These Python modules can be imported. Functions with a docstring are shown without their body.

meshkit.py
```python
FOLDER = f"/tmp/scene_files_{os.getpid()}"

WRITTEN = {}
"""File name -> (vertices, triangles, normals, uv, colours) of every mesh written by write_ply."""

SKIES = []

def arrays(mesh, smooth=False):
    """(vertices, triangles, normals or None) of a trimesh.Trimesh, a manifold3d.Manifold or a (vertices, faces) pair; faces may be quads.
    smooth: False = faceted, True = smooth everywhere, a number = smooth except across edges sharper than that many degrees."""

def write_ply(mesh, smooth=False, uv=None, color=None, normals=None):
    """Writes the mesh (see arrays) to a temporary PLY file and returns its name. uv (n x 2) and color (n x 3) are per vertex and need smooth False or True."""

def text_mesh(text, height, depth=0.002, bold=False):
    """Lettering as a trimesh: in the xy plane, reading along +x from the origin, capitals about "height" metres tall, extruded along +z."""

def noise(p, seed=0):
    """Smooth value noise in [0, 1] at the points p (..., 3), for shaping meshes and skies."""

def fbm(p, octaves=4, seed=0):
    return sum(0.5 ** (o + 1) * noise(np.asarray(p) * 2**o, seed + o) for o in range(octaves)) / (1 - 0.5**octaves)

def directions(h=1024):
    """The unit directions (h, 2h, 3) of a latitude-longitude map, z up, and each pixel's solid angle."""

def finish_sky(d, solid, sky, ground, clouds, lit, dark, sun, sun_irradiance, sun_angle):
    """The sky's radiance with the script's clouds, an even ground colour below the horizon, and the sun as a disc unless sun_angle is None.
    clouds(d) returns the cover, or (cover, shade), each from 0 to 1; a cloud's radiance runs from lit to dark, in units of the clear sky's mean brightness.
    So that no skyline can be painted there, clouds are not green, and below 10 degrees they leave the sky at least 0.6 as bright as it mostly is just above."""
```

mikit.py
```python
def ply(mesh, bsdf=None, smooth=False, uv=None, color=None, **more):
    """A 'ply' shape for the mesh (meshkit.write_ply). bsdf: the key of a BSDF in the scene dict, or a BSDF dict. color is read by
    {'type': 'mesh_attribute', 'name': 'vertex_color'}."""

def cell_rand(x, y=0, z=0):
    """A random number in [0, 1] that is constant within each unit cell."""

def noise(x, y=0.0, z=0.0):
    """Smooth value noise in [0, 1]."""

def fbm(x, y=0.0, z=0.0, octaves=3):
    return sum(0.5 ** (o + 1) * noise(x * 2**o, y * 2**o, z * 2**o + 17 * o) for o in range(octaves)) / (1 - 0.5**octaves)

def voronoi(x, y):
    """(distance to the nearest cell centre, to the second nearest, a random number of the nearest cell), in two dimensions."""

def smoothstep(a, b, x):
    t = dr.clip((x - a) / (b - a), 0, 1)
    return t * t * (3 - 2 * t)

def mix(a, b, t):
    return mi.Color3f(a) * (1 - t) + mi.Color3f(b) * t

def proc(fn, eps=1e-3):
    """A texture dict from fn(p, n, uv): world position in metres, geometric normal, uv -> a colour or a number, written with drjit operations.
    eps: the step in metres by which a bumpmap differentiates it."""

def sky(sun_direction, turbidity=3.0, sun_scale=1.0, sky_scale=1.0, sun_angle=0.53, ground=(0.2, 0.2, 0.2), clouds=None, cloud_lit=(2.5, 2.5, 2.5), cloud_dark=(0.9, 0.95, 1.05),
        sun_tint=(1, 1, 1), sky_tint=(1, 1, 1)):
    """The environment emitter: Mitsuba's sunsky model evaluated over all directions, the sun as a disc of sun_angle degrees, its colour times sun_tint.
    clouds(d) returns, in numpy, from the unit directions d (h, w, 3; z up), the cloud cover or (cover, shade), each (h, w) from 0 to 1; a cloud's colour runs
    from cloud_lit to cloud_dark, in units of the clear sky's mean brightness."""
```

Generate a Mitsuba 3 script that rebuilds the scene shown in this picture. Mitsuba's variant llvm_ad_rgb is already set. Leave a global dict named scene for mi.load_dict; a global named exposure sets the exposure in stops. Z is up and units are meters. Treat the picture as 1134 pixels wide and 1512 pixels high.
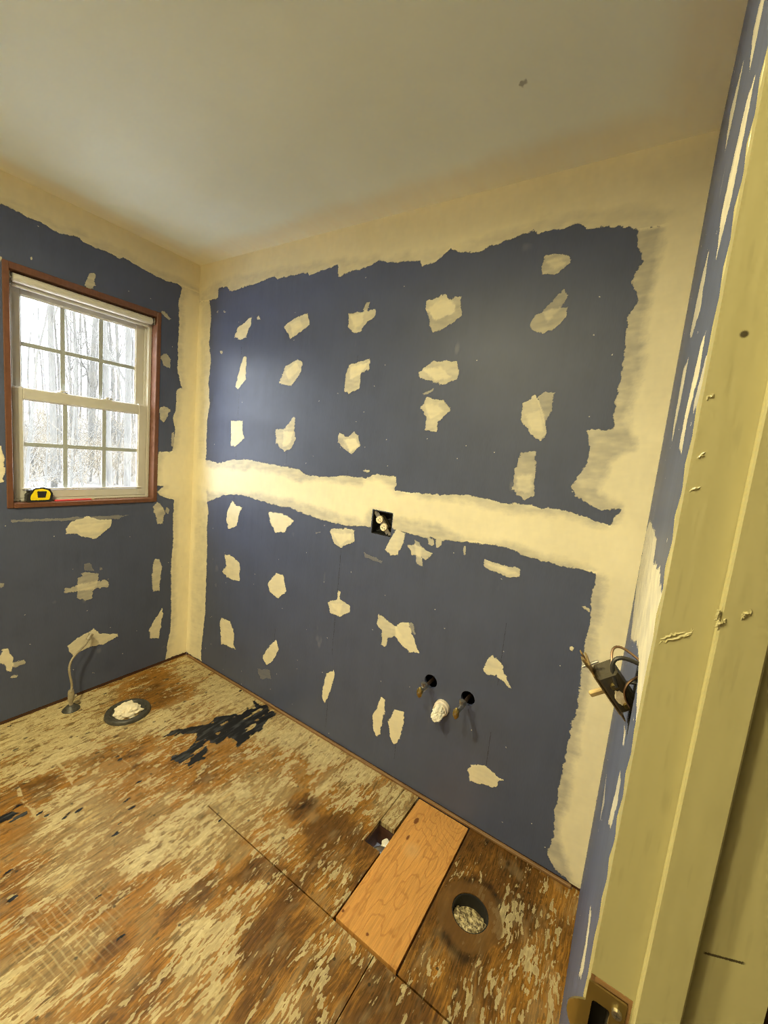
import math, random
import numpy as np, trimesh, shapely, drjit as dr, mitsuba as mi, mikit, meshkit
import manifold3d as m3
from shapely.geometry import Polygon, box as sbox, Point
from mitsuba import ScalarTransform4f as T
from mikit import proc, noise, fbm, voronoi, cell_rand, smoothstep, mix, ply

scene, labels = {}, {}

# ------------------------------------------------------------------ camera, sky, lamps, exposure
EYE = (2.405, -1.462, 1.466)
RIGHT, DOWN, FORWARD = [[0.844181, 0.526323, 0.101703], [0.152805, -0.054414, -0.986757], [-0.513819, 0.848542, -0.12636]]
FOCAL, CX, CY = [589.17, 587.02, 745.0]
M = np.eye(4)
M[:3, 0], M[:3, 1], M[:3, 2], M[:3, 3] = -np.array(RIGHT), -np.array(DOWN), FORWARD, EYE
scene['camera'] = {'type': 'perspective', 'fov': 2 * math.degrees(math.atan(567 / FOCAL)), 'fov_axis': 'x', 'near_clip': 0.02, 'far_clip': 500.0,
                   'principal_point_offset_x': (CX - 567) / 1134 * -1, 'principal_point_offset_y': (CY - 756) / 1512 * -1, 'to_world': T(M.tolist())}
exposure = 0.12

def overcast(d):
    n = meshkit.fbm(d * 2.2, 3, seed=4)
    return np.ones(d.shape[:2]), np.clip(0.35 + 0.5 * (n - 0.5), 0, 1)

scene['sky'] = mikit.sky((-0.5, 0.6, 0.5), turbidity=5, sun_scale=0.0, sky_scale=95.0, ground=(0.25, 0.24, 0.22), clouds=overcast, sky_tint=(1, 1, 1), cloud_lit=(1.42, 1.53, 1.64), cloud_dark=(1.1, 1.2, 1.3))
LAMP = np.array([705, 622, 345])
LAMP_SPOTS = [[1.9, -1.72, 0.7], [1.22, -1.72, 1.5]]

# ------------------------------------------------------------------ measurements, millimetres on the walls and floor
W2_PATCHES=[[[0.85,[[352,2014],[371,2056],[442,2092],[487,2111],[482,2074],[449,2008],[397,1995]]]],[[0.75,[[741,2042],[761,2022],[795,1977],[843,1999],[920,2038],[902,2091],[834,2082],[775,2061]]],[0.6,[[785,2051],[853,2069],[874,2032],[807,2001]]]],[[0.7,[[1161,2065],[1309,2073],[1310,2042],[1271,2026],[1235,1982],[1191,1987],[1163,2011]]],[0.5,[[1238,2074],[1255,2108],[1273,2106],[1266,2072]]],[0.6,[[1169,2059],[1246,2063],[1244,2026],[1205,1997]]]],[[0.75,[[1558,2080],[1641,2096],[1688,2047],[1680,2024],[1602,2003],[1560,2048]]],[0.55,[[1620,2077],[1705,2079],[1717,2012],[1680,1984],[1600,1952],[1578,2009],[1562,2047]]]],[[0.92,[[380,1743],[418,1866],[443,1908],[465,1902],[462,1784],[407,1732]]]],[[0.7,[[735,1763],[768,1844],[855,1877],[889,1862],[882,1811],[823,1750],[767,1756]]],[0.6,[[771,1819],[847,1866],[877,1829],[802,1775]]]],[[0.65,[[1171,1778],[1186,1843],[1301,1865],[1301,1822],[1255,1799],[1259,1739],[1207,1717],[1169,1722]]],[0.7,[[1194,1834],[1298,1852],[1255,1799],[1200,1778]]]],[[0.65,[[1552,1800],[1584,1824],[1616,1843],[1720,1842],[1734,1811],[1729,1773],[1683,1755],[1638,1760],[1579,1775]]],[0.65,[[1575,1810],[1652,1823],[1701,1783],[1638,1764]]]],[[0.65,[[1584,1659],[1605,1705],[1680,1691],[1721,1658],[1669,1607],[1668,1567],[1612,1574],[1615,1625]]],[0.5,[[1597,1675],[1660,1676],[1685,1652],[1634,1616]]]],[[0.85,[[354,1554],[459,1557],[458,1510],[479,1463],[432,1431],[411,1411],[365,1412]]]],[[0.62,[[727,1525],[798,1535],[839,1576],[850,1595],[864,1595],[867,1533],[884,1490],[858,1444],[805,1414],[739,1454]]],[0.6,[[789,1522],[863,1520],[842,1455],[788,1438]]]],[[0.55,[[1157,1490],[1161,1532],[1217,1518],[1248,1545],[1274,1527],[1291,1483],[1245,1442],[1206,1457]]],[0.7,[[1193,1505],[1259,1515],[1284,1483],[1236,1450]]]],[[0.9,[[360,1024],[401,1098],[438,1074],[490,1072],[464,1027],[454,959],[380,927],[352,978]]]],[[0.9,[[711,1075],[724,1084],[820,1094],[906,1068],[881,1044],[855,1026],[848,998],[773,983],[739,1025]]]],[[0.7,[[1150,1068],[1185,1081],[1302,1097],[1306,1038],[1226,995],[1185,1007]]],[0.7,[[1172,1054],[1285,1076],[1281,1045],[1224,1009]]]],[[0.75,[[1510,1108],[1528,1140],[1576,1132],[1567,1086],[1548,1032],[1510,1018],[1481,1040]]]],[[0.62,[[1592,1080],[1628,1093],[1712,1074],[1683,1040],[1615,1050]]],[0.45,[[1623,1111],[1648,1108],[1672,1011],[1644,1010]]]],[[0.5,[[1683,1132],[1706,1138],[1712,1108],[1686,1106]]]],[[0.55,[[1718,1149],[1744,1154],[1749,1114],[1727,1104]]]],[[0.4,[[1843,1123],[1847,1132],[1851,1125],[1853,1099],[1847,1100]]]],[[0.85,[[340,660],[373,700],[357,761],[415,774],[498,745],[502,643],[450,626],[390,634]]]],[[0.9,[[743,689],[803,763],[861,761],[871,722],[887,685],[829,627],[759,650]]]],[[0.75,[[1177,707],[1230,735],[1237,786],[1249,778],[1252,748],[1316,731],[1312,696],[1262,656],[1198,661]]],[0.5,[[1193,705],[1270,728],[1260,674]]]],[[0.85,[[339,334],[362,368],[434,372],[482,309],[481,237],[501,217],[362,203]]]],[[0.85,[[736,253],[790,347],[837,392],[861,343],[819,261],[777,223]]]],[[0.9,[[1191,246],[1207,341],[1252,379],[1260,355],[1240,260],[1212,183],[1196,200]]]],[[0.7,[[1474,692],[1478,739],[1573,712],[1610,678],[1541,648],[1533,598],[1511,608],[1508,667]]],[0.85,[[1574,706],[1590,735],[1633,749],[1657,705],[1701,635],[1661,620],[1614,638],[1578,667]]],[0.3,[[1633,749],[1658,751],[1679,701],[1656,716]]]],[[0.9,[[1499,250],[1520,291],[1536,361],[1559,352],[1563,286],[1554,181],[1535,162],[1510,192]]]],[[0.9,[[1590,261],[1612,327],[1663,344],[1669,293],[1654,200],[1632,167],[1605,194]]]],[[0.65,[[1933,1069],[1934,1098],[2026,1092],[2068,1096],[2070,1066],[2036,1053],[1985,1060]]],[0.5,[[1944,1086],[2027,1086],[2059,1077],[2021,1063]]]],[[0.8,[[1988,668],[1995,711],[2015,735],[2056,714],[2064,688],[2101,640],[2089,637],[2039,664],[2007,651]]]],[[0.8,[[1979,230],[1990,263],[2042,286],[2073,276],[2103,267],[2128,268],[2101,248],[2101,222],[2053,205],[1995,191]]]],[[0.6,[[2285,1017],[2314,1016],[2320,1000],[2308,1005]]]],[[0.8,[[2274,860],[2280,868],[2287,864],[2283,855],[2277,854]]]],[[0.6,[[1993,2146],[2002,2180],[2053,2180],[2085,2167],[2089,2141],[2041,2116],[2004,2124]]],[0.5,[[2012,2161],[2047,2164],[2076,2143],[2039,2131]]]],[[0.5,[[1982,1956],[1996,1991],[2035,2001],[2100,2005],[2100,1977],[2067,1936],[2028,1925],[1994,1937]]],[0.4,[[2017,2002],[2049,2030],[2079,2063],[2096,2042],[2079,2005],[2041,1960]]]],[[0.7,[[1997,1629],[1997,1686],[2035,1717],[2065,1669],[2093,1586],[2075,1565],[2040,1579]]],[0.45,[[2045,1710],[2065,1729],[2097,1725],[2096,1670],[2081,1623],[2060,1669]]],[0.5,[[2012,1648],[2056,1669],[2080,1595],[2038,1593]]]],[[0.5,[[2002,1474],[2013,1516],[2064,1523],[2073,1452],[2080,1368],[2049,1347],[2018,1362],[2000,1384]]],[0.4,[[2009,1425],[2060,1441],[2071,1374],[2026,1373]]]],[[0.6,[[530,2101],[543,2115],[559,2093],[539,2090]]]],[[0.6,[[220,1948],[249,1943],[245,1926],[226,1930]]]],[[0.6,[[171,2169],[190,2168],[189,2157],[174,2158]]]],[[0.6,[[244,2163],[260,2160],[258,2152],[245,2152]]]],[[0.35,[[1586,1717],[1630,1735],[1626,1725],[1598,1713]]]],[[0.6,[[1325,1373],[1352,1384],[1363,1374],[1340,1364]]]],[[0.12,[[1367,1003],[1473,986],[1468,971],[1376,982]]]],[[0.15,[[1059,1038],[1095,1049],[1092,1041],[1063,1030]]]],[[0.1,[[701,171],[803,203],[818,156],[727,120]]]]]
W2_BANDS={"ceiling":[[-2,2445],[-2,2236],[104,2236],[187,2241],[183,2295],[263,2292],[288,2263],[354,2268],[499,2276],[634,2296],[673,2279],[815,2284],[883,2280],[900,2266],[995,2281],[1071,2287],[1084,2236],[1148,2249],[1232,2253],[1303,2270],[1401,2251],[1509,2239],[1518,2215],[1579,2226],[1639,2263],[1683,2242],[1739,2233],[1760,2234],[1790,2245],[1854,2253],[1951,2272],[1971,2258],[2007,2260],[2046,2257],[2099,2269],[2122,2245],[2183,2237],[2244,2228],[2272,2211],[2433,2211],[2433,2445]],"left":[[-2,2241],[104,2236],[124,2129],[116,1988],[141,1887],[125,1758],[146,1641],[127,1552],[131,1311],[161,1053],[177,1008],[170,922],[182,686],[188,361],[178,240],[161,81],[174,17],[-2,17]],"mid":[[-2,1310],[156,1310],[244,1299],[383,1332],[515,1347],[701,1341],[925,1335],[966,1312],[1064,1313],[1219,1338],[1336,1340],[1382,1364],[1501,1367],[1502,1305],[1565,1308],[1717,1319],[1803,1331],[1919,1332],[1983,1323],[2056,1333],[2114,1327],[2185,1334],[2265,1315],[2331,1304],[2433,1304],[2433,1141],[2314,1141],[2281,1141],[2173,1140],[2140,1141],[2071,1148],[2021,1164],[1883,1157],[1752,1137],[1717,1139],[1647,1135],[1586,1134],[1506,1141],[1395,1127],[1274,1108],[1118,1105],[1000,1116],[873,1134],[740,1127],[554,1140],[466,1142],[329,1123],[161,1053],[-2,1053]],"right":[[2433,2216],[2272,2211],[2276,2172],[2298,2118],[2282,2077],[2279,2054],[2303,2011],[2305,1995],[2282,1958],[2288,1917],[2288,1892],[2292,1843],[2290,1777],[2291,1726],[2289,1659],[2300,1616],[2222,1603],[2234,1551],[2234,1497],[2211,1449],[2198,1415],[2217,1385],[2258,1364],[2292,1351],[2354,1361],[2337,1318],[2331,1304],[2314,1141],[2318,1113],[2315,1058],[2321,992],[2321,916],[2321,846],[2323,778],[2328,664],[2320,588],[2321,506],[2315,409],[2314,333],[2314,246],[2322,163],[2312,88],[2326,47],[2349,34],[2401,12],[2433,12]]}
W2_CORES={"ceiling":[[-2,2445],[-2,2250],[181,2330],[630,2333],[1083,2312],[1482,2269],[1735,2264],[1679,2274],[1835,2283],[1974,2301],[2095,2293],[2191,2281],[2295,2267],[2367,2237],[2433,2300],[2433,2445]],"left":[[-2,2250],[40,2200],[45,1800],[42,1300],[45,900],[40,300],[35,30],[-2,20]],"mid":[[-2,1310],[159,1268],[562,1296],[948,1281],[1325,1308],[1336,1340],[1417,1355],[1516,1296],[1863,1306],[1807,1300],[2022,1297],[2207,1304],[2333,1295],[2433,1290],[2433,1180],[2355,1149],[2226,1170],[2039,1174],[1825,1161],[1732,1198],[1515,1192],[1379,1203],[1344,1145],[1046,1162],[676,1172],[169,1123],[-2,1190]],"right":[[2433,2300],[2342,2228],[2337,2085],[2340,1929],[2337,1809],[2333,1643],[2361,1561],[2300,1512],[2291,1414],[2352,1370],[2351,1150],[2348,1009],[2352,858],[2358,722],[2356,579],[2348,428],[2347,267],[2349,143],[2401,12],[2433,20]]}
W1_PATCHES=[[[0.55,[[-574,2105],[-565,2147],[-533,2187],[-529,2123],[-555,2093]]]],[[0.45,[[-216,2108],[-203,2119],[-160,2088],[-173,2078],[-209,2095]]]],[[0.45,[[-216,1866],[-184,1894],[-159,1867],[-161,1816],[-195,1826]]]],[[0.55,[[-215,1577],[-189,1599],[-153,1584],[-186,1507],[-207,1525]]]],[[0.45,[[-141,1450],[-123,1459],[-125,1368],[-139,1374]]]],[[0.5,[[-772,2146],[-767,2148],[-766,2139],[-771,2136]]]],[[0.85,[[-969,1321],[-882,1319],[-872,1286],[-868,1221],[-877,1160],[-973,1145]]]],[[0.6,[[-910,2103],[-868,2111],[-859,2102],[-865,2088],[-911,2071]]]],[[0.75,[[-649,928],[-625,958],[-560,984],[-505,961],[-447,956],[-453,917],[-487,889],[-522,857],[-564,873],[-617,900],[-646,901]]],[0.4,[[-621,940],[-469,945],[-504,897],[-589,901]]]],[[0.16,[[-850,989],[-470,977],[-357,975],[-414,956],[-850,977]]]],[[0.4,[[-597,654],[-572,690],[-505,665],[-512,629],[-529,575],[-537,529],[-567,529],[-605,552]]],[0.45,[[-652,613],[-597,623],[-462,622],[-459,577],[-589,589],[-652,595]]]],[[0.55,[[-235,1003],[-214,1042],[-181,1011],[-166,976],[-178,907],[-206,909]]]],[[0.35,[[-161,1010],[-137,991],[-146,965],[-162,975]]]],[[0.65,[[-234,597],[-217,694],[-189,689],[-176,633],[-187,490],[-223,493]]]],[[0.8,[[-233,197],[-238,260],[-186,342],[-164,383],[-160,335],[-182,179]]]],[[0.75,[[-642,302],[-605,331],[-554,345],[-528,363],[-501,321],[-450,303],[-411,290],[-408,271],[-482,253],[-545,260],[-588,249],[-618,239],[-634,272]]]],[[0.8,[[-937,348],[-899,342],[-892,377],[-872,374],[-853,323],[-858,252],[-874,264],[-893,311]]],[0.45,[[-860,302],[-816,296],[-812,277],[-854,265]]]],[[0.55,[[-865,226],[-851,240],[-838,219],[-848,214]]]],[[0.15,[[-572,731],[-547,737],[-529,686],[-572,695]]]],[[0.2,[[-503,723],[-490,684],[-499,683]]]],[[0.25,[[-531,103],[-513,98],[-518,88]]]],[[0.3,[[-905,704],[-880,698],[-879,679],[-906,681]]]]]
W1_BANDS={"corner":[[2,2291],[-129,2292],[-104,2276],[-123,2191],[-115,2077],[-117,1931],[-116,1810],[-89,1721],[-117,1702],[-118,1605],[-135,1534],[-120,1480],[-127,1367],[-141,1338],[-209,1335],[-221,1279],[-220,1140],[-176,1133],[-216,1099],[-182,1069],[-114,1049],[-115,912],[-111,780],[-119,659],[-115,510],[-109,319],[-112,192],[-127,121],[-137,21],[2,21]],"ceiling":[[-2600,2445],[-2600,2310],[-864,2310],[-828,2312],[-783,2303],[-736,2308],[-669,2292],[-598,2311],[-584,2302],[-532,2295],[-471,2301],[-429,2292],[-408,2307],[-352,2297],[-270,2284],[-207,2279],[-135,2286],[2,2286],[2,2445]]}
W1_CORES={"corner":[[2,2250],[-99,2292],[-74,2276],[-93,2191],[-85,2077],[-87,1931],[-86,1810],[-59,1721],[-87,1702],[-88,1605],[-105,1534],[-90,1480],[-97,1367],[-111,1338],[-179,1335],[-191,1279],[-190,1140],[-146,1133],[-186,1099],[-152,1069],[-84,1049],[-85,912],[-81,780],[-89,659],[-85,510],[-79,319],[-82,192],[-97,121],[-107,21],[2,20]],"ceiling":[[-2600,2445],[-2600,2350],[-864,2345],[-828,2347],[-783,2338],[-736,2343],[-669,2327],[-598,2346],[-584,2337],[-532,2330],[-471,2336],[-429,2327],[-408,2342],[-352,2332],[-270,2319],[-207,2314],[-135,2321],[2,2300],[2,2445]]}
W3_PATCHES=[[[0.75,[[-902,1959],[-893,1959],[-887,1934],[-876,1908],[-795,2011],[-829,2016],[-840,2015]]]],[[0.75,[[-678,2076],[-680,2012],[-618,1992],[-533,2110]]]],[[0.85,[[-972,1827],[-973,1773],[-967,1730],[-914,1702],[-860,1774],[-889,1820],[-933,1848]]]],[[0.7,[[-704,1809],[-776,1700],[-667,1693],[-582,1725],[-632,1795]]]],[[0.75,[[-698,1654],[-702,1587],[-666,1524],[-614,1570],[-584,1663]]]],[[0.85,[[-970,1612],[-984,1571],[-946,1534],[-951,1496],[-893,1505],[-892,1546],[-920,1590],[-935,1611]]]],[[0.6,[[-1051,1568],[-1044,1536],[-1008,1528],[-993,1545],[-1029,1574]]]],[[0.85,[[-210,1357],[-759,1382],[-797,1351],[-952,1372],[-1019,1368],[-1063,1372],[-1083,1356],[-1091,1341],[-1069,1317],[-1078,1288],[-1097,1261],[-1072,1238],[-1011,1240],[-925,1239],[-864,1241],[-755,1214],[-432,1106],[-263,1119],[-75,1149],[-38,1311]]]],[[0.5,[[-448,813],[-568,804],[-625,793],[-661,863],[-484,806]]]],[[0.7,[[-940,1121],[-921,1065],[-895,1013],[-969,1072],[-996,1122],[-978,1139]]]],[[0.7,[[-859,846],[-908,843],[-897,778],[-965,867],[-946,888],[-906,888]]]],[[0.6,[[-849,1128],[-907,1151],[-918,1142],[-897,1129]]]]]
FLOOR_TONES=[[118,-888,75,80],[91,-756,75,80],[110,-563,60,80],[105,-361,30,50],[147,-231,22,48],[172,-56,70,80],[494,-64,80,85],[634,-29,80,85],[361,-307,25,45],[240,-372,20,42],[548,-225,50,65],[497,-449,70,90],[498,-574,60,85],[336,-678,70,85],[296,-770,60,70],[259,-856,70,80],[336,-945,60,60],[417,-880,70,70],[412,-784,80,80],[430,-660,60,70],[542,-679,15,45],[629,-634,10,50],[541,-756,30,45],[561,-811,40,50],[558,-922,20,40],[519,-972,20,45],[681,-761,50,65],[748,-662,25,50],[721,-534,40,60],[864,-521,20,50],[929,-364,25,50],[998,-509,20,50],[881,-646,40,60],[845,-757,30,60],[813,-858,40,80],[689,-879,50,80],[738,-1049,10,62],[794,-1080,20,62],[777,-987,60,80],[913,-916,35,85],[1002,-847,30,80],[1014,-738,30,75],[1036,-648,40,65],[990,-136,60,90],[1086,-89,85,90],[1270,-88,80,90],[1498,-112,80,85],[1048,-268,40,60],[1161,-283,35,60],[1232,-226,50,60],[1334,-243,40,60],[1045,-376,30,55],[1203,-392,45,85],[1199,-521,40,85],[1296,-363,40,80],[1431,-340,10,20],[1440,-227,50,70],[1564,-195,55,70],[1714,-160,60,80],[1742,-98,60,80],[1606,-203,30,50],[1599,-324,10,35],[1555,-393,10,35],[1707,-376,5,33],[1775,-384,5,35],[1645,-453,15,40],[1714,-460,50,50],[1532,-508,40,50],[1455,-503,50,75],[1719,-535,30,50],[1633,-574,15,40],[1529,-598,30,35],[1465,-632,10,30],[1400,-637,30,75],[1343,-651,40,80],[1243,-664,60,80],[1104,-633,60,80],[1130,-750,80,80],[1148,-827,85,80],[1303,-819,60,70],[1330,-719,60,70],[1422,-731,30,40],[1406,-768,25,35],[1263,-921,10,55],[1331,-915,10,75],[1396,-890,10,40],[1211,-936,30,50],[1114,-934,30,75],[967,-1044,50,90],[1050,-1019,40,90],[903,-1092,20,40],[975,-1111,15,40],[1091,-1081,30,50],[1121,-1026,30,60],[1281,-1034,40,75],[1272,-1078,50,75],[1205,-1144,50,75],[1122,-1149,40,60],[1313,-1148,60,75],[1380,-1100,50,60],[1447,-1068,40,50],[1501,-1014,40,55],[1341,-1009,10,35],[1338,-973,10,35],[1445,-953,15,40],[1416,-991,50,60],[1489,-939,30,45],[1459,-865,80,80],[1547,-897,70,75],[1584,-955,50,50],[1538,-786,70,70],[1508,-717,50,60],[1527,-653,50,55],[1535,-849,70,70],[1623,-824,50,60],[1668,-895,50,75],[1643,-771,20,30],[1635,-715,15,30],[1657,-654,10,35],[1734,-643,10,35],[1738,-702,30,35],[1764,-673,50,40],[1790,-644,50,40],[1738,-777,10,30],[1753,-835,20,35],[1820,-803,60,50],[1839,-773,50,45],[1844,-701,40,40],[1788,-580,50,50],[1872,-584,60,50],[1934,-599,20,35],[1871,-645,40,40],[1948,-679,5,35],[1992,-613,15,35],[2052,-637,10,38],[2106,-583,10,35],[1915,-751,30,40],[2065,-72,10,25],[2168,-59,10,25],[2073,-161,40,35],[2125,-195,45,30],[2150,-161,10,20],[2244,-62,20,25],[2317,-65,30,45],[2362,-59,20,55],[2405,-53,20,55],[2400,-155,30,40],[2353,-234,40,40],[2227,-247,55,40],[2259,-281,40,40],[2266,-230,30,30],[2303,-203,15,25],[2052,-235,15,40],[2059,-359,5,40],[2066,-422,5,40],[2100,-397,10,30],[2163,-383,2,45],[2218,-354,5,40],[2162,-435,5,33],[2063,-506,40,40],[2103,-496,60,45],[2031,-489,10,40],[2148,-500,30,40],[2212,-455,15,35],[2256,-405,40,40],[2347,-301,60,45],[2388,-310,60,50],[2322,-429,40,40],[2388,-398,50,50],[2436,-256,20,30],[2203,-530,30,40],[2145,-538,20,35],[2419,-208,20,35]]
BLACK_SPILLS=[[[633,-484],[620,-439],[655,-381],[704,-295],[691,-243],[722,-200],[766,-147],[748,-93],[790,-75],[729,-37],[776,-33],[814,-10],[863,-31],[906,-20],[909,-59],[913,-104],[947,-153],[945,-199],[945,-227],[951,-277],[959,-317],[906,-287],[860,-297],[871,-355],[820,-371],[822,-396],[865,-399],[892,-440],[921,-428],[895,-472],[905,-521],[876,-511],[823,-530],[786,-537],[778,-519],[794,-470],[762,-405],[734,-373],[695,-405],[671,-452]],[[576,-1090],[599,-1050],[600,-1027],[586,-1000],[591,-984],[601,-1012],[640,-982],[657,-991],[651,-1017],[650,-1040],[638,-1060],[618,-1092]]]
BLACK_SPOTS=[[602,-672],[629,-670],[642,-634],[735,-695],[812,-679],[851,-692],[866,-749],[914,-754],[766,-905],[773,-917],[775,-887],[714,-949],[947,-811],[682,-963],[36,-878],[1192,-576],[1224,-583],[172,-56],[593,-22],[505,-26],[963,-1108],[1323,-970],[1161,-966],[981,-838],[778,-877],[861,-1097]]
NAIL = (2.4452, 1.5658)
SCUFF = (2.4936, 1.13, 2.516, 1.1399)
PAINT_RIDGES = [[[2.4325, -1.116, 1.3471], [2.4369, -1.116, 1.3513], [2.4443, -1.116, 1.3564], [2.4502, -1.116, 1.3645]], [[2.4329, -1.116, 1.3504], [2.4383, -1.116, 1.3554], [2.4457, -1.116, 1.3605]], [[2.4425, -1.116, 1.3548], [2.4478, -1.116, 1.3597], [2.45, -1.116, 1.3634]], [[2.4595, -1.127, 1.3727], [2.4626, -1.127, 1.3757], [2.4641, -1.127, 1.3799]], [[2.4719, -1.127, 1.3814], [2.4738, -1.127, 1.3862], [2.4753, -1.127, 1.3894]], [[2.4591, -1.127, 1.3774], [2.4601, -1.127, 1.3825], [2.4589, -1.127, 1.3854]], [[2.4319, -1.116, 1.5244], [2.4342, -1.116, 1.5258], [2.4353, -1.116, 1.5281]], [[2.4327, -1.116, 1.4839], [2.4352, -1.116, 1.4851], [2.437, -1.116, 1.488]], [[2.4328, -1.116, 1.4611], [2.4357, -1.116, 1.4625], [2.4381, -1.116, 1.4642]]]
HOSE = [[0.098, -0.663, 0.1], [0.094, -0.6659, 0.1847], [0.088, -0.6668, 0.2213], [0.08, -0.6585, 0.2478], [0.066, -0.6291, 0.2778], [0.052, -0.5911, 0.3002], [0.04, -0.5664, 0.3295]]

# ------------------------------------------------------------------ helpers
def number(key):
    if key not in taken:
        taken.add(key); return key
    k = 1
    while f'{key}_{k:03d}' in taken: k += 1
    taken.add(f'{key}_{k:03d}'); return f'{key}_{k:03d}'
taken = set()
def add(name, mesh, mat, parent=None, smooth=False, uv=None, **more):
    key = number(f'{parent}__{name}' if parent else name)
    scene[key] = ply(mesh, mat, smooth, uv=uv, **more)
    return key
def tag(key, label=None, cat=None, group=None, kind=None):
    labels[key] = {k: v for k, v in dict(label=label, category=cat, group=group, kind=kind).items() if v}
    return key
def thing(name, label, cat, group=None, kind=None):
    return tag(number(name), label, cat, group, kind)
def box(x0, x1, y0, y1, z0, z1, bevel=0.0):
    if bevel <= 0:
        return trimesh.creation.box(bounds=[[x0, y0, z0], [x1, y1, z1]])
    c = np.array([(x0 + x1) / 2, (y0 + y1) / 2, (z0 + z1) / 2]); h = np.array([x1 - x0, y1 - y0, z1 - z0]) / 2; b = min(bevel, h.min() * .95)
    pts = []
    for s in np.ndindex(2, 2, 2):
        s = np.array(s) * 2 - 1
        for k in range(3):
            q = h - b; q[k] = h[k]; pts.append(c + s * q)
    return trimesh.convex.convex_hull(np.array(pts))
def cat_(*ms): return trimesh.util.concatenate(list(ms))
def mani(t): return m3.Manifold(m3.Mesh(np.asarray(t.vertices, np.float32), np.asarray(t.faces, np.uint32)))
def tri(m):
    q = m.to_mesh(); return trimesh.Trimesh(q.vert_properties[:, :3], q.tri_verts, process=False)
def cut(a, *bs):
    m = mani(a)
    for b in bs: m = m - mani(b)
    return tri(m)
def frame(d):
    d = np.asarray(d, float) / np.linalg.norm(d)
    a = np.cross(d, [0, 0, 1.0]) if abs(d[2]) < .9 else np.cross(d, [1.0, 0, 0])
    a /= np.linalg.norm(a); return a, np.cross(d, a), d
def cyl(p0, p1, r0, r1=None, n=24):
    """a closed cylinder or cone from p0 to p1"""
    return tube([p0, p1], [r0, r0 if r1 is None else r1], n)
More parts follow.
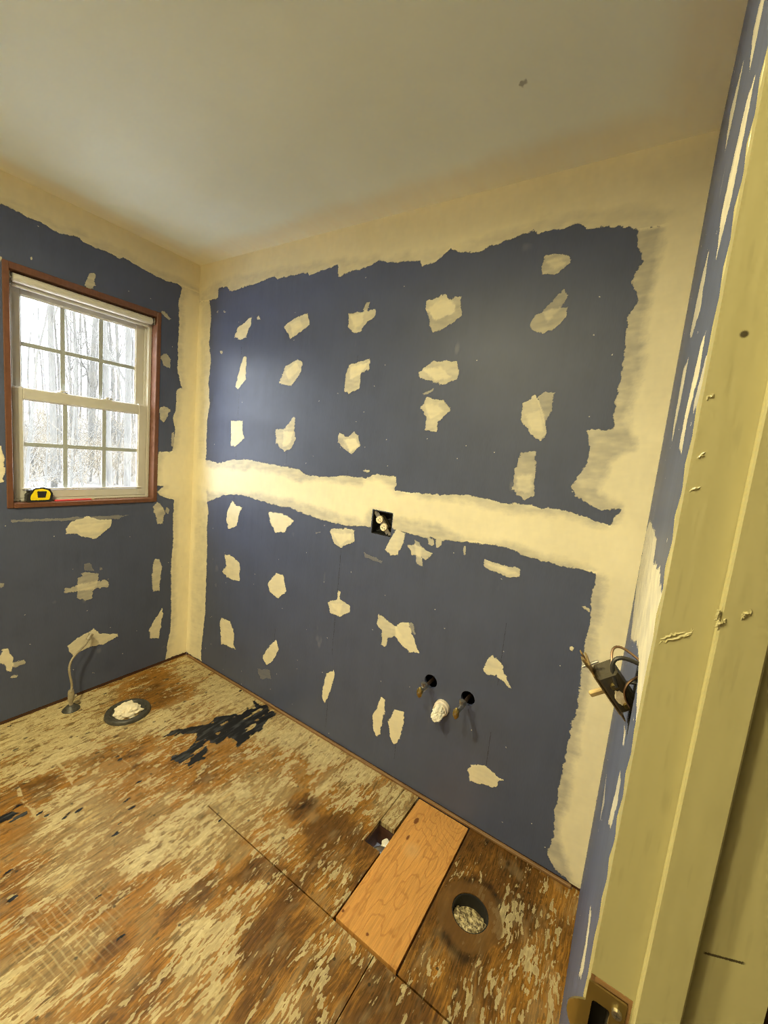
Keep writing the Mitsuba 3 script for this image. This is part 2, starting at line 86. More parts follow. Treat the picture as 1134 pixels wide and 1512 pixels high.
def tube(pts, r, n=12, cap=True):
    pts = np.asarray(pts, float); r = np.broadcast_to(np.asarray(r, float), len(pts)); k = len(pts)
    tg = np.gradient(pts, axis=0); tg /= np.linalg.norm(tg, axis=1, keepdims=True) + 1e-12
    a = frame(tg[0])[0]; rings = []
    for i in range(k):
        a = a - tg[i] * (a @ tg[i]); a /= np.linalg.norm(a); b = np.cross(tg[i], a)
        t = np.arange(n) / n * 2 * np.pi
        rings.append(pts[i] + r[i] * (np.cos(t)[:, None] * a + np.sin(t)[:, None] * b))
    v = np.vstack(rings); f = []
    for i in range(k - 1):
        for j in range(n):
            p, q = i * n + j, i * n + (j + 1) % n
            f += [[p, q, q + n], [p, q + n, p + n]]
    if cap:
        v = np.vstack([v, pts[0], pts[-1]]); c0, c1 = len(v) - 2, len(v) - 1
        for j in range(n):
            f += [[c0, (j + 1) % n, j], [c1, (k - 1) * n + j, (k - 1) * n + (j + 1) % n]]
    return trimesh.Trimesh(v, f, process=False)
def lathe(profile, origin, axis, n=40):
    """profile: (radius, height along axis) pairs"""
    a, b, d = frame(axis); t = np.arange(n) / n * 2 * np.pi; v = []; f = []
    for r, h in profile: v.append(np.asarray(origin) + h * d + r * (np.cos(t)[:, None] * a + np.sin(t)[:, None] * b))
    v = np.vstack(v)
    for i in range(len(profile) - 1):
        for j in range(n):
            p, q = i * n + j, i * n + (j + 1) % n; f += [[p, q, q + n], [p, q + n, p + n]]
    return trimesh.Trimesh(v, f, process=False)
def extrude(poly, h): return trimesh.creation.extrude_polygon(poly, h, engine='earcut')
def spline(pts, n=40):
    from scipy.interpolate import CubicSpline
    pts = np.asarray(pts, float); t = np.r_[0, np.cumsum(np.linalg.norm(np.diff(pts, axis=0), axis=1))]
    return CubicSpline(t, pts)(np.linspace(0, t[-1], n))
def blob(c, r, seed, amp=.35, freq=2.2, sub=4):
    m = trimesh.creation.icosphere(sub); v = np.array(m.vertices)
    k = 1 + amp * (meshkit.fbm(v * freq + seed * 7.3, 4, seed) - .5) * 2
    return trimesh.Trimesh(v * k[:, None] * np.asarray(r) + np.asarray(c), m.faces, process=False)

# ------------------------------------------------------------------ materials
def mat(key, bsdf): scene[key] = {'type': 'twosided', 'bsdf': bsdf}; return key
def plain(key, rgb, rough=.6, metal=0.0, spec=.5):
    return mat(key, {'type': 'principled', 'base_color': {'type': 'rgb', 'value': list(rgb)}, 'roughness': rough, 'metallic': metal, 'specular': spec})
def tex(key, fn, rough=.6, spec=.5, bump=None):
    b = {'type': 'principled', 'base_color': proc(fn), 'roughness': rough, 'specular': spec}
    if bump: b = {'type': 'bumpmap', 'arbitrary': proc(bump[0], eps=bump[2]), 'scale': bump[1], 'bsdf': b}
    return mat(key, b)
BLUE = (.072, .085, .142)
CREAM = (0.82, 0.745, 0.535)
def blue_paint(p, n, uv):
    a = fbm(p.x * 9, p.y * 9, p.z * 9, 2)
    fine = noise(p.x * 420, p.y * 420, p.z * 60)
    s = fbm(p.x * 55 + 3, p.y * 55, p.z * 4, 2)
    c = mi.Color3f(BLUE) * (0.90 + .14 * a + .07 * fine + .08 * s)
    # pencilled stud lines, every 16 inches along the back wall
    u = p.x - .006
    k = dr.floor(u / .4085 + .5)
    off = dr.abs(u - k * .4085 - .0025 * (noise(k * 5.3, p.z * .8) - .5))
    on = dr.select(noise(k * 9.1 + 2, p.z * 5.5) > .56, 1.0, .0) * dr.select(k > .5, 1.0, 0.0) * dr.select(dr.abs(p.y) < .02, 1.0, 0.0)
    line = smoothstep(.0016, .0006, off) * on * (.35 + .5 * noise(p.z * 90, k))
    # specks of dried compound and pale scuffs
    w = p.x + p.y
    sp = voronoi(w * 16, p.z * 16)
    speck = dr.select(sp[2] > .92, smoothstep(.045, .03, sp[0]), 0.0)
    scuff = smoothstep(.74, .86, fbm(w * 14, p.z * 9, 3.3, 3)) * .10
    return mix(mix(c, (.02, .022, .03), line), (.62, .6, .55), dr.maximum(speck * .7, scuff))
def cream_at(p):
    a = fbm(p.x * 5, p.y * 5, p.z * 5, 3)
    b = fbm(p.x * 70, p.y * 70, p.z * 22, 2)
    return mi.Color3f(CREAM) * (.90 + .12 * a + .06 * b)
def compound(p, n, uv):
    w = p.x + p.y
    rag = fbm(w * 230, p.z * 230, 1.7, 3)
    streak = fbm(w * 26 + p.z * 9, p.z * 95 - w * 12, 4.1, 3)
    e = smoothstep(.36, .62, uv.x + .55 * (rag - .5))
    thin = dr.clip((1.0 - uv.y) * 2.2 + .06, 0, 1)
    o = dr.clip(uv.y * (1.0 + thin * (.42 * (streak - .5) + .34 * (fbm(w * 30, p.z * 30, 8.0, 2) - .5))) + .04 * (rag - .5), 0, 1)
    a = fbm(p.x * 9, p.y * 9, p.z * 9, 2)
    return mix(mi.Color3f(BLUE) * (.94 + .12 * a), cream_at(p), e * o)
tex('wall_paint', blue_paint, rough=.44, spec=.30)
tex('joint_mud', compound, rough=.62, spec=.3)
def ceiling_paint(p, n, uv):
    a = fbm(p.x * 3, p.y * 3, 5, 3)
    near = dr.minimum(-p.y, dr.minimum(p.x, 2.433 - p.x))
    wob = .06 * (fbm(p.x * 6, p.y * 6, 2, 3) - .5)
    skim = smoothstep(.19, .08, near + wob) * (.8 + .4 * (fbm(p.x * 40, p.y * 7, 8, 3) - .3))
    c = mix((.87, .93, .86), (.83, .80, .66), dr.clip(skim, 0, 1))
    d1 = dr.sqrt(dr.square(p.x - 1.985) + dr.square(p.y + .36))
    spot = smoothstep(.012, .004, d1 + .012 * (noise(p.x * 150, p.y * 150) - .5)) * .5
    return c * (.95 + .1 * a) * (1 - spot)
tex('ceiling_paint', ceiling_paint, rough=.8, spec=.2)
def cream_wall(p, n, uv): return mi.Color3f(.78, .74, .66) * (.95 + .1 * noise(p.x * 6, p.y * 6, p.z * 6))
tex('hall_paint', cream_wall)

def floor_wood(p, n, uv):
    x, y = p.x, p.y
    cream, tone = uv.x, uv.y
    warp = .03 * (fbm(x * 7, y * 7, 2.2, 3) - .5)
    xs = x + warp
    g1 = fbm(xs * 46, y * 17, 1.0, 4)
    g2 = fbm(xs * 130, y * 34, 7.0, 3)
    g3 = noise(xs * 520, y * 26, 3.0)
    g4 = fbm(xs * 190, y * 62, 5.0, 3)
    b1 = fbm(x * 19, y * 13, 4.0, 3)
    b2 = fbm(x * 8, y * 6, 9.0, 3)
    t = tone + .34 * (b1 - .5) + .30 * (g2 - .5) + .25 * (b2 - .5)
    dark, brown, orange, tan, pale = (.026, .012, .003), (.110, .046, .007), (.255, .115, .018), (.250, .155, .055), (.38, .27, .115)
    w = mix(mix(mix(mix(dark, brown, smoothstep(.05, .32, t)), orange, smoothstep(.33, .58, t)), tan, smoothstep(.58, .80, t)), pale, smoothstep(.82, 1.05, t))
    w = w * (.60 + .80 * g3) * (.72 + .56 * g2)
    crack = smoothstep(.66, .78, g2 + .2 * (g1 - .5)) * .5
    w = w * (1 - crack)
    film = smoothstep(.42, .70, fbm(xs * 30, y * 14, 12.0, 4) + .35 * (cream - .45)) * .26
    w = mix(w, (.33, .255, .13), film)
    field = .28 * g1 + .14 * b1 + .28 * g2 + .30 * g4
    m = smoothstep(-.015, .026, (cream - .52) * .33 - (field - .5))
    m = m * (.58 + .36 * smoothstep(.3, .7, g4) + .22 * g3) * (1 - .75 * smoothstep(.60, .72, g2 + .3 * (g4 - .5)))
    # old tile joints, mortar ridges, and the ring of the old drain
    def seg(x0, x1, yy, wd, amt):
        on = smoothstep(x0 - .02, x0 + .02, x) * smoothstep(x1 + .02, x1 - .02, x)
        return smoothstep(wd, wd * .4, dr.abs(y - yy + .012 * (noise(x * 22, yy * 40) - .5))) * on * amt * smoothstep(.35, .6, fbm(x * 60, y * 60, 2, 3))
    m = dr.maximum(m, dr.maximum(dr.maximum(seg(.20, .66, -.836, .008, .6), seg(.36, .70, -.976, .009, .7)), seg(.45, .95, -.66, .004, .3)))
    ridge = smoothstep(.55, .95, dr.sin((y * .995 - x * .09 + .004 * noise(x * 30, y * 30)) * 6.2832 / .0165))
    zone = smoothstep(.15, .07, dr.sqrt(dr.square((x - 1.19) * .75) + dr.square(y + 1.04)))
    m = dr.maximum(m, ridge * zone * .30 * smoothstep(.3, .55, g1))
    r = dr.sqrt(dr.square(x - 2.137) + dr.square(y + .300)) * .85
    th = dr.atan2(y + .293, x - 2.134)
    rim = r + .010 * (noise(th * 2.0 + 9, 2.0) - .5)
    inside = smoothstep(.094, .088, rim)
    w = mix(w, (.125, .060, .015), inside * .75)
    halo = smoothstep(.020, .0, dr.abs(rim - .095 - .03 * dr.maximum(fbm(th * 3, 1.3) - .35, 0))) * smoothstep(.3, .6, noise(th * 1.7 + 3, 5))
    w = w * (1 - .60 * halo)
    m = m * (1 - inside * .85)
    res = mix((.40, .31, .15), (.64, .54, .32), .6 * g2 + .4 * g4) * (.90 + .2 * b1)
    out = mix(w, res, m)
    sp = voronoi(x * 26, y * 17)
    fleck = dr.select(sp[2] > .85, smoothstep(.18, .10, sp[0] + .30 * (g2 - .5)), 0.0) * smoothstep(.7, .45, x) * .8
    nail = voronoi(x * 9, y * 9)
    dots = dr.select(nail[2] > .8, smoothstep(.045, .03, nail[0]), 0.0) * .8
    return mix(out, (.025, .018, .010), dr.maximum(fleck, dots))
tex('subfloor', floor_wood, rough=.55, spec=.35, bump=(lambda p, n, uv: fbm(p.x * 150, p.y * 20, 7.0, 2) * .6 + .4 * fbm(p.x * 62, p.y * 13, 1.0, 3), .0012, 2e-3))
def fresh_ply(p, n, uv):
    x, y = p.x, p.y
    f = fbm(x * 8 + 1.3, y * 2.6, 3.0, 2) + .12 * fbm(x * 34, y * 12, 1.0, 3)
    k = f * 17
    ring = dr.abs(k - dr.floor(k) - .5) * 2
    line = smoothstep(.72, .97, ring)
    fine = fbm(x * 420, y * 22, 2.0, 2)
    c = mix((.56, .275, .075), (.40, .165, .035), line * .62) * (.80 + .40 * fine) * (.9 + .2 * noise(x * 8, y * 5))
    k1 = smoothstep(1.0, .6, dr.sqrt(dr.square((x - 1.834) / .010) + dr.square((y + .118) / .020)))
    k2 = smoothstep(1.0, .5, dr.sqrt(dr.square((x - 1.842) / .006) + dr.square((y + .200) / .016)))
    n1 = smoothstep(.006, .003, dr.sqrt(dr.square(x - 1.80) + dr.square(y + .54)))
    n2 = smoothstep(.006, .003, dr.sqrt(dr.square(x - 1.90) + dr.square(y + .545)))
    pale = smoothstep(.045, .01, dr.sqrt(dr.square(x - 1.88) + dr.square(y + .235))) * .4
    c = mix(c, (.66, .42, .20), pale)
    return mix(c, (.10, .022, .006), dr.maximum(dr.maximum(k1, k2), dr.maximum(n1, n2)) * .85)
tex('new_plywood', fresh_ply, rough=.5, spec=.4)
def tar(p, n, uv):
    g = fbm(p.x * 90, p.y * 18, 2.0, 3)
    return mix((.008, .008, .009), (.040, .041, .042), smoothstep(.52, .80, g))
tex('black_adhesive', tar, rough=.5, spec=.3)
def stained(p, n, uv):
    g = fbm(p.x * 60, p.y * 60, p.z * 60, 3)
    s = noise((p.x + p.y) * 260, p.z * 12)
    return mix((.095, .038, .021), (.175, .070, .037), g * .7 + s * .3)
tex('stained_wood', stained, rough=.42, spec=.5)
def dark_wood(p, n, uv): return mix((.030, .010, .005), (.085, .035, .014), fbm(p.x * 12, p.y * 12, p.z * 60, 3))
tex('dark_wood', dark_wood)
def raw_strip(p, n, uv): return mix((.10, .045, .014), (.30, .17, .07), fbm(p.x * 14, p.y * 200, p.z * 200, 3))
tex('raw_wood', raw_strip)
def trim_paint(p, n, uv):
    a = fbm(p.x * 130, p.y * 130, p.z * 5, 3)
    b = fbm(p.x * 30, p.y * 30, p.z * 14, 2)
    c = mi.Color3f(.315, .282, .142) * (.92 + .08 * a + .08 * b)
    # nail hole and the dark scuff on the far leaf of the jamb
    hole = smoothstep(.0030, .0015, dr.sqrt(dr.square(p.x - NAIL[0]) + dr.square(p.z - NAIL[1])))
    sx = (p.x - SCUFF[0]) / (SCUFF[2] - SCUFF[0])
    sz = SCUFF[1] + sx * (SCUFF[3] - SCUFF[1])
    scuff = smoothstep(.0012, .0004, dr.abs(p.z - sz) - .0004 * noise(p.x * 3000)) * smoothstep(-.02, .05, sx) * smoothstep(1.02, .9, sx)
    dirt = smoothstep(.62, .85, fbm(p.x * 320, p.y * 320, p.z * 26, 3)) * .10
    return mix(c, (.05, .04, .02), dr.maximum(dr.maximum(hole, scuff), dirt))
tex('trim_paint', trim_paint, rough=.32, spec=.6, bump=(lambda p, n, uv: fbm(p.x * 160, p.y * 160, p.z * 16, 3), .0004, 1e-3))
plain('vinyl', (.56, .545, .50), .42)
plain('shade_fabric', (.62, .60, .55), .7)
plain('white_plastic', (.60, .59, .56), .4)
plain('muntin', (.36, .39, .40), .45)
plain('ivory', (.80, .70, .50), .4)
plain('pvc', (.80, .70, .58), .4)
plain('black_plastic', (.018, .017, .016), .42)
plain('dark_plastic', (.050, .042, .026), .4)
plain('box_black', (.012, .012, .012), .55)
plain('yellow_plastic', (.86, .66, .01), .32)
plain('red_paint', (.52, .035, .03), .4)
plain('brass', (.40, .31, .115), .42, 1.0)
plain('old_brass', (.42, .29, .12), .42, 1.0)
plain('copper', (.30, .19, .12), .4, 1.0)
plain('steel', (.48, .46, .42), .38, 1.0)
plain('tan_plastic', (.50, .37, .17), .45)
plain('cavity', (.02, .016, .012), .9)
plain('paper', (.78, .70, .54), .85)
plain('plaster_white', (.84, .81, .72), .8)
def old_iron(p, n, uv): return mix((.018, .018, .016), (.080, .075, .062), fbm(p.x * 90, p.y * 90, p.z * 90, 3))
tex('old_iron', old_iron, rough=.45)
def hose_metal(p, n, uv): return mix((.22, .18, .12), (.38, .33, .23), fbm(p.x * 50, p.y * 50, p.z * 50, 2))
tex('hose_metal', hose_metal, rough=.45)
def fluff(p, n, uv): return mix((.12, .085, .04), (.55, .46, .26), smoothstep(.35, .62, fbm(p.x * 120, p.y * 120, p.z * 120, 3)))
tex('fibre', fluff, rough=.9)
scene['glass'] = {'type': 'thindielectric', 'int_ior': 1.5}

# ------------------------------------------------------------------ joint compound as thin coats on the walls
def coat(layers, wall, res, seed, soft=.004, wob=.008, lift=.0012, region=None):
    """thin coat whose uv hold (edge cover, opacity); layers: (opacity, outline in mm); wall: 'back' (x, z), 'left' (y, z), 'right' (y, z), 'floor' (x, y)"""
    polys = [(o, Polygon(np.array(p) / 1000.).buffer(0), *k) for o, p, *k in layers]
    x0, y0, x1, y1 = shapely.union_all([p[1] for p in polys]).bounds
    if region: x0, y0, x1, y1 = max(x0, region[0]), max(y0, region[1]), min(x1, region[2]), min(y1, region[3])
    pad = .006
    lim = region or (-9, -9, 9, 9)
    nx, ny = int((x1 - x0 + 2 * pad) / res) + 2, int((y1 - y0 + 2 * pad) / res) + 2
    X, Y = np.meshgrid(np.linspace(max(x0 - pad, lim[0]), min(x1 + pad, lim[2]), nx), np.linspace(max(y0 - pad, lim[1]), min(y1 + pad, lim[3]), ny))
    P3 = np.stack([X, Y, np.full_like(X, seed * 1.7)], -1)
    w = (meshkit.fbm(P3 * [60, 60, 1], 3, seed) - .5) * 2 * wob + (meshkit.noise(P3 * [300, 300, 1], seed) - .5) * wob * .8
    E = np.zeros_like(X); Tn = np.ones_like(X); pts = shapely.points(X.ravel(), Y.ravel())
    if wall == 'back':
        gone = shapely.contains(OPENINGS, pts).reshape(X.shape)
    for o, p, *k in polys:
        if p.is_empty: continue
        d = shapely.distance(pts, p.boundary).reshape(X.shape)
        sd = np.where(shapely.contains(p, pts).reshape(X.shape), d, -d) + w
        sf = k[0] if k else soft
        if sf > .01: sd = sd + (meshkit.fbm(P3 * [14, 14, 1], 3, seed + 5) - .5) * .04
        e = np.clip(.5 + sd / (2 * sf), 0, 1)
        E = np.maximum(E, e); Tn *= 1 - o * e
    O = np.where(E > 1e-4, (1 - Tn) / np.maximum(E, 1e-4), max(p[0] for p in polys))
    idx = np.arange(nx * ny).reshape(ny, nx)
    q = np.stack([idx[:-1, :-1], idx[:-1, 1:], idx[1:, 1:], idx[1:, :-1]], -1).reshape(-1, 4)
    keep = E.ravel()[q].max(1) > .12
    if wall == 'back': keep &= ~gone.ravel()[q].any(1)
    f = np.vstack([q[keep][:, [0, 1, 2]], q[keep][:, [0, 2, 3]]])
    used, inv = np.unique(f, return_inverse=True); f = inv.reshape(f.shape)
    X, Y, E, O = (a.ravel()[used] for a in (X, Y, E, O))
    h = -.0003 + lift * E * (.4 + .6 * O) + .0003 * (meshkit.fbm(np.stack([X, Y, X * 0 + 9], -1) * [40, 40, 1], 2, seed) - .5)
    v = {'back': np.stack([X, -h, Y], -1), 'left': np.stack([h, X, Y], -1), 'right': np.stack([2.433 - h, X, Y], -1), 'floor': np.stack([X, Y, h], -1)}[wall]
    if wall in ('left', 'floor'): pass
    else: f = f if wall == 'back' else f[:, ::-1]
    return (v, f), np.stack([E, O], -1)

OPENINGS = shapely.union_all([sbox(1.394, 1.097, 1.503, 1.207)] + [Point(x, z).buffer(r) for x, z, r in ((1.772, .531, .03), (1.940, .527, .03), (1.838, .443, .035))])
# ------------------------------------------------------------------ room shell
H, L = 2.44, 2.433
tag('wall_back', 'slate blue drywall wall dotted with cream joint compound patches, pierced by pipe holes and an outlet', 'wall', kind='structure')
tag('wall_left', 'slate blue drywall wall holding the wood-framed window', 'wall', kind='structure')
tag('wall_right', 'narrow glimpse of blue drywall with vertical compound streaks beside the door jamb', 'wall', kind='structure')
tag('ceiling', 'off-white drywall ceiling with skimmed edges', 'ceiling', kind='structure')
tag('floor', 'bare plywood subfloor, stained brown and smeared with pale mortar and black adhesive', 'floor', kind='structure')
HOLES = dict(a=(1.772, .531, .029), b=(1.940, .527, .029), d=(1.838, .443, .034))
holes = [cyl((x, -.05, z), (x, .05, z), r, n=28) for x, z, r in HOLES.values()] + [box(1.396, 1.501, -.05, .05, 1.099, 1.205)]
add('drywall', cut(box(-.013, L, 0, .013, .014, H), *holes), 'wall_paint', 'wall_back')
add('framing', box(-.1, 2.6, .100, .120, 0, H), 'cavity', 'wall_back')
add('drywall', cut(box(-.14, 0, -2.6, .1, .018, H), box(-.5, .5, -.864, -.217, 1.043, 2.100)), 'wall_paint', 'wall_left')
W3 = [cut(box(L, L + .013, -1.0885, .1, 0, H), box(L - .1, L + .1, -.942, -.870, 1.158, 1.252)), box(L, L + .095, -1.90, -1.0885, 2.075, H), box(L, L + .095, -2.6, -1.90, 0, H)]
add('drywall', cat_(*W3), 'wall_paint', 'wall_right')
add('framing', box(L + .06, L + .075, -1.06, .1, 0, H), 'cavity', 'wall_right')
tag('wall_front', 'pale wall behind the camera', 'wall', kind='structure')
add('drywall', box(-.1, L + .1, -2.62, -2.6, 0, H), 'hall_paint', 'wall_front')
scene['ceiling'] = ply(box(-.1, 4.2, -2.62, .12, H, H + .02), 'ceiling_paint'); taken.add('ceiling')
tag('wall_hall', 'cream hallway walls outside the bathroom door', 'wall', kind='structure')
add('panel', cat_(box(4.18, 4.2, -2.62, .12, 0, H), box(L + .095, 4.2, -2.62, -2.60, 0, H), box(L + .095, 4.2, .10, .12, 0, H), box(L + .080, L + .095, -1.06, .1, 0, H), box(L + .08, L + .095, -2.6, -1.92, 0, H)), 'hall_paint', 'wall_hall')
tag('floor_hall', 'dark hallway floor outside the bathroom door', 'floor', kind='structure')
add('plank', box(L + .10, 4.2, -2.62, .12, -.02, 0), 'dark_wood', 'floor_hall')

def past(p, side):
    far = lambda u: (-80 if u <= -2 else 2520 if u >= 2433 else u) if side == 'back' else (80 if u >= 2 else u)
    return [(far(u), 2520 if v >= 2445 else v) for u, v in p]
def bands(wall, side, B, K, cuts, seed):
    lay = [({'ceiling': .82, 'left': .86, 'mid': .66, 'right': .58, 'corner': .80}[k], past(p, side), .006) for k, p in B.items()] + [(.93, past(p, side), .014) for p in K.values()]
    for i, (nm, reg) in enumerate(cuts):
        m, uv = coat(lay, side, .0045, seed, soft=.006, wob=.007, lift=.0014, region=reg)
        add('joint_compound', m, 'joint_mud', wall, smooth=True, uv=uv)
bands('wall_back', 'back', W2_BANDS, W2_CORES, [('ceiling', (0, 2.20, L, H)), ('left', (0, 1.42, .25, 2.20)), ('mid', (0, 1.04, L - .24, 1.42)), ('right', (L - .24, .014, L, 2.20)), ('low', (0, .014, .25, 1.04))], 3)
bands('wall_left', 'left', W1_BANDS, W1_CORES, [('ceiling', (-2.6, 2.25, 0, H)), ('corner', (-.24, .018, 0, 2.25))], 5)
for wall, side, P in (('wall_back', 'back', W2_PATCHES), ('wall_left', 'left', W1_PATCHES), ('wall_right', 'right', W3_PATCHES)):
    for i, lay in enumerate(P):
        m, uv = coat([(o * (.62 if side == 'right' else 1), p) for o, p in lay], side, .0028, 20 + i, region=None if side != 'left' else (-2.6, 0, -.0, H))
        add('compound_patch', m, 'joint_mud', wall, smooth=True, uv=uv)

# ------------------------------------------------------------------ floor
FT = np.array(FLOOR_TONES, float); FT[:, :2] /= 1000; FT[:, 2:] /= 100
def tones(xy):
    d2 = (((xy[:, None] - FT[None, :, :2]) * [1.25, .9]) ** 2).sum(-1)
    w = 1 / (d2 + .0009) ** 2
    base = 3 / (.35 ** 4)
    return (w @ FT[:, 2:] + base * np.array([.42, .5])) / (w.sum(1, keepdims=True) + base)
def sheet(poly, z1=0.0, th=.018, size=.022, mtl='subfloor', name='plywood_sheet', parent='floor'):
    m = extrude(poly, th); m.apply_translation([0, 0, z1 - th])
    v, f = trimesh.remesh.subdivide_to_size(m.vertices, m.faces, size, max_iter=14)
    return add(name, (v, f), mtl, parent, uv=tones(v[:, :2]))
def sheetgrid(x0, x1, y0, y1, **k): return sheet(sbox(x0, y0, x1, y1), **k)
sheetgrid(-.05, 1.1290, -2.6, .05, size=.03)
sheet(Polygon([(1.1302, .05), (1.1302, -.5715), (1.786, -.5715), (1.786, -.310), (1.714, -.310), (1.712, .05)]).buffer(0))
sheetgrid(1.7165, 1.7835, -.206, -.008, z1=.0012, size=.015)
sheet(sbox(2.0245, -.5695, L, .05).difference(Point(2.137, -.295).buffer(.060, 24)))
sheetgrid(1.1302, 1.9440, -2.6, -.5755, size=.03)
sheetgrid(1.9470, L + .10, -2.6, -.5745, size=.03)
add('underlayment', cut(box(-.05, L, -2.6, .05, -.030, -.0185), box(1.70, 1.79, -.32, -.20, -.1, .1), cyl((2.137, -.295, -.1), (2.137, -.295, .1), .064)), 'cavity', 'floor')
add('crawl_space', box(-.1, L + .1, -2.6, .12, -.26, -.25), 'cavity', 'floor')
t = thing('plywood_board', 'clean new orange plywood rectangle let into the old floor beneath the pipe stubs', 'plywood board')
scene[t] = ply(box(1.7925, 2.0185, -.5665, -.017, -.017, .0028, .0008), 'new_plywood')
def residue(outline, seed, res=.0028, wob=.013):
    p = Polygon(np.array(outline) / 1000.).buffer(0)
    x0, y0, x1, y1 = p.bounds; pad = .02
    X, Y = np.meshgrid(np.arange(x0 - pad, x1 + pad, res), np.arange(y0 - pad, y1 + pad, res))
    pts = shapely.points(X.ravel(), Y.ravel()); d = shapely.distance(pts, p.boundary).reshape(X.shape)
    sd = np.where(shapely.contains(p, pts).reshape(X.shape), d, -d)
    P3 = np.stack([X * 95, Y * 24, X * 0 + seed], -1)
    sd = sd + (meshkit.fbm(P3, 3, seed) - .5) * 2 * wob
    inner = meshkit.fbm(np.stack([X * 60, Y * 16, X * 0 + 3 + seed], -1), 3, seed + 3)
    sd = np.where(inner > .72, -1, sd)
    ny, nx = X.shape; idx = np.arange(nx * ny).reshape(ny, nx)
    q = np.stack([idx[:-1, :-1], idx[:-1, 1:], idx[1:, 1:], idx[1:, :-1]], -1).reshape(-1, 4)
    q = q[sd.ravel()[q].min(1) > 0]
    f = np.vstack([q[:, [0, 1, 2]], q[:, [0, 2, 3]]]); used, inv = np.unique(f, return_inverse=True)
    X, Y, sd = X.ravel()[used], Y.ravel()[used], sd.ravel()[used]
    z = .0003 + .0018 * np.clip(sd / .01, 0, 1) + .001 * meshkit.fbm(np.stack([X * 120, Y * 40, X * 0], -1), 2, seed)
    return np.stack([X, Y, z], -1), inv.reshape(f.shape)
for i, o in enumerate(BLACK_SPILLS):
    labels[add('adhesive_residue', residue(o, 11 + i), 'black_adhesive', 'floor', smooth=True)] = {'label': ['large black tar-like adhesive smear by the back wall', 'small black adhesive smear at the left edge of the floor'][i]}
rng = np.random.default_rng(8)
for i, (x, y) in enumerate(BLACK_SPOTS):
    n = 9; a = np.arange(n) / n * 2 * np.pi; r = rng.uniform(.5, 1.2, n); s = rng.uniform(.006, .013)
    o = np.stack([x + 1000 * s * .7 * r * np.cos(a), y + 1000 * s * 1.5 * r * np.sin(a)], -1)
    m = residue(o, 30 + i, res=.002, wob=.005)
    if len(m[1]) > 2: add('adhesive_spot', m, 'black_adhesive', 'floor', smooth=True)

tag('trim_1', 'dark gap strip of framing along the foot of the left wall', 'trim', kind='structure')
add('sole_plate', box(-.12, -.002, -2.6, 0, 0, .020), 'dark_wood', 'trim_1')
tag('trim_2', 'thin rough brown wood strip along the foot of the back wall', 'trim', kind='structure')
add('strip', box(.03, 2.405, -.013, -.0005, .0005, .0135, .0025), 'raw_wood', 'trim_2')
add('sole_plate', box(0, L, .0035, .09, .0, .018), 'dark_wood', 'trim_2')

# ------------------------------------------------------------------ window
w = tag('window_1', 'white double-hung window in a brown stained wood frame, six lights in each sash', 'window', kind='structure')
YO, YI, ZB, ZT = (-.864, -.217), (-.842, -.239), 1.043, 2.100
XF, XB = .006, -.13
add('wood_frame', box(XB, XF, YO[0], YI[0], ZB, ZT, .002), 'stained_wood', w)
add('wood_frame', box(XB, XF, YI[1], YO[1], ZB, ZT, .002), 'stained_wood', w)
add('wood_frame', box(XB, XF - .0005, YI[0], YI[1], ZT - .028, ZT, .002), 'stained_wood', w)
add('wood_sill', box(XB, XF + .004, YI[0], YI[1], ZB, ZB + .022, .002), 'stained_wood', w)
za, zb = ZB + .022, ZT - .028
def ring(y0, y1, z0, z1, x0, x1, wl, wr, wb, wt, bev=.002):
    return [box(x0, x1, y0, y0 + wl, z0, z1, bev), box(x0, x1, y1 - wr, y1, z0, z1, bev), box(x0, x1, y0 + wl, y1 - wr, z0, z0 + wb, bev), box(x0, x1, y0 + wl, y1 - wr, z1 - wt, z1, bev)]
fr = add('vinyl_frame', cat_(*ring(YI[0], YI[1], za, zb, -.125, -.046, .013, .016, .012, .022)), 'vinyl', w)
add('track', cat_(*[box(-.074, -.068, y - .006, y + .006, za + .01, zb - .02, .001) for y in (YI[0] + .018, YI[1] - .021)], box(-.125, -.05, YI[0] + .012, YI[1] - .015, zb - .050, zb - .021, .003)), 'vinyl', w)
def sash(name, y0, y1, z0, z1, x0, x1, gl, gr, gb, gt, bars_y, bar_z, lbl):
    s = f'{w}__{name}'; labels[s] = {'label': lbl}; taken.add(s)
    add('rail_and_stile', cat_(*ring(y0, y1, z0, z1, x0, x1, gl - y0, y1 - gr, gb - z0, z1 - gt, .003)), 'vinyl', s)
    xm = (x0 + x1) / 2
    add('glazing_bead', cat_(*ring(gl - .004, gr + .004, gb - .004, gt + .004, xm + .002, xm + .008, .008, .008, .008, .008, .002)), 'vinyl', s)
    for yb in bars_y: add('muntin', box(xm - .004, xm + .002, yb - .0098, yb + .0098, gb, gt, .0015), 'muntin', s)
    ys = [gl, *bars_y, gr]
    for a, b in zip(ys, ys[1:]): add('muntin', box(xm - .0045, xm + .0025, a + (.009 if a > gl else -.002), b - (.009 if b < gr else -.002), bar_z - .0098, bar_z + .0098, .0015), 'muntin', s)
    for a, b in zip(ys, ys[1:]):
        for c, d in ((gb, bar_z), (bar_z, gt)):
            q = np.array([[xm - .001, a, c], [xm - .001, b, c], [xm - .001, b, d], [xm - .001, a, d]])
            add('pane', (q, np.array([[0, 1, 2], [0, 2, 3]])), 'glass', s)
    return s
sash('upper_sash', YI[0] + .014, YI[1] - .016, 1.555, 2.030, -.104, -.078, -.786, -.306, 1.588, 1.995, (-.629, -.468), 1.786, 'upper white sash of six lights, set further out')
lo = sash('lower_sash', YI[0] + .014, YI[1] - .016, 1.078, 1.588, -.074, -.048, -.789, -.299, 1.119, 1.537, (-.630, -.462), 1.332, 'lower white sash of six lights, nearer the room')
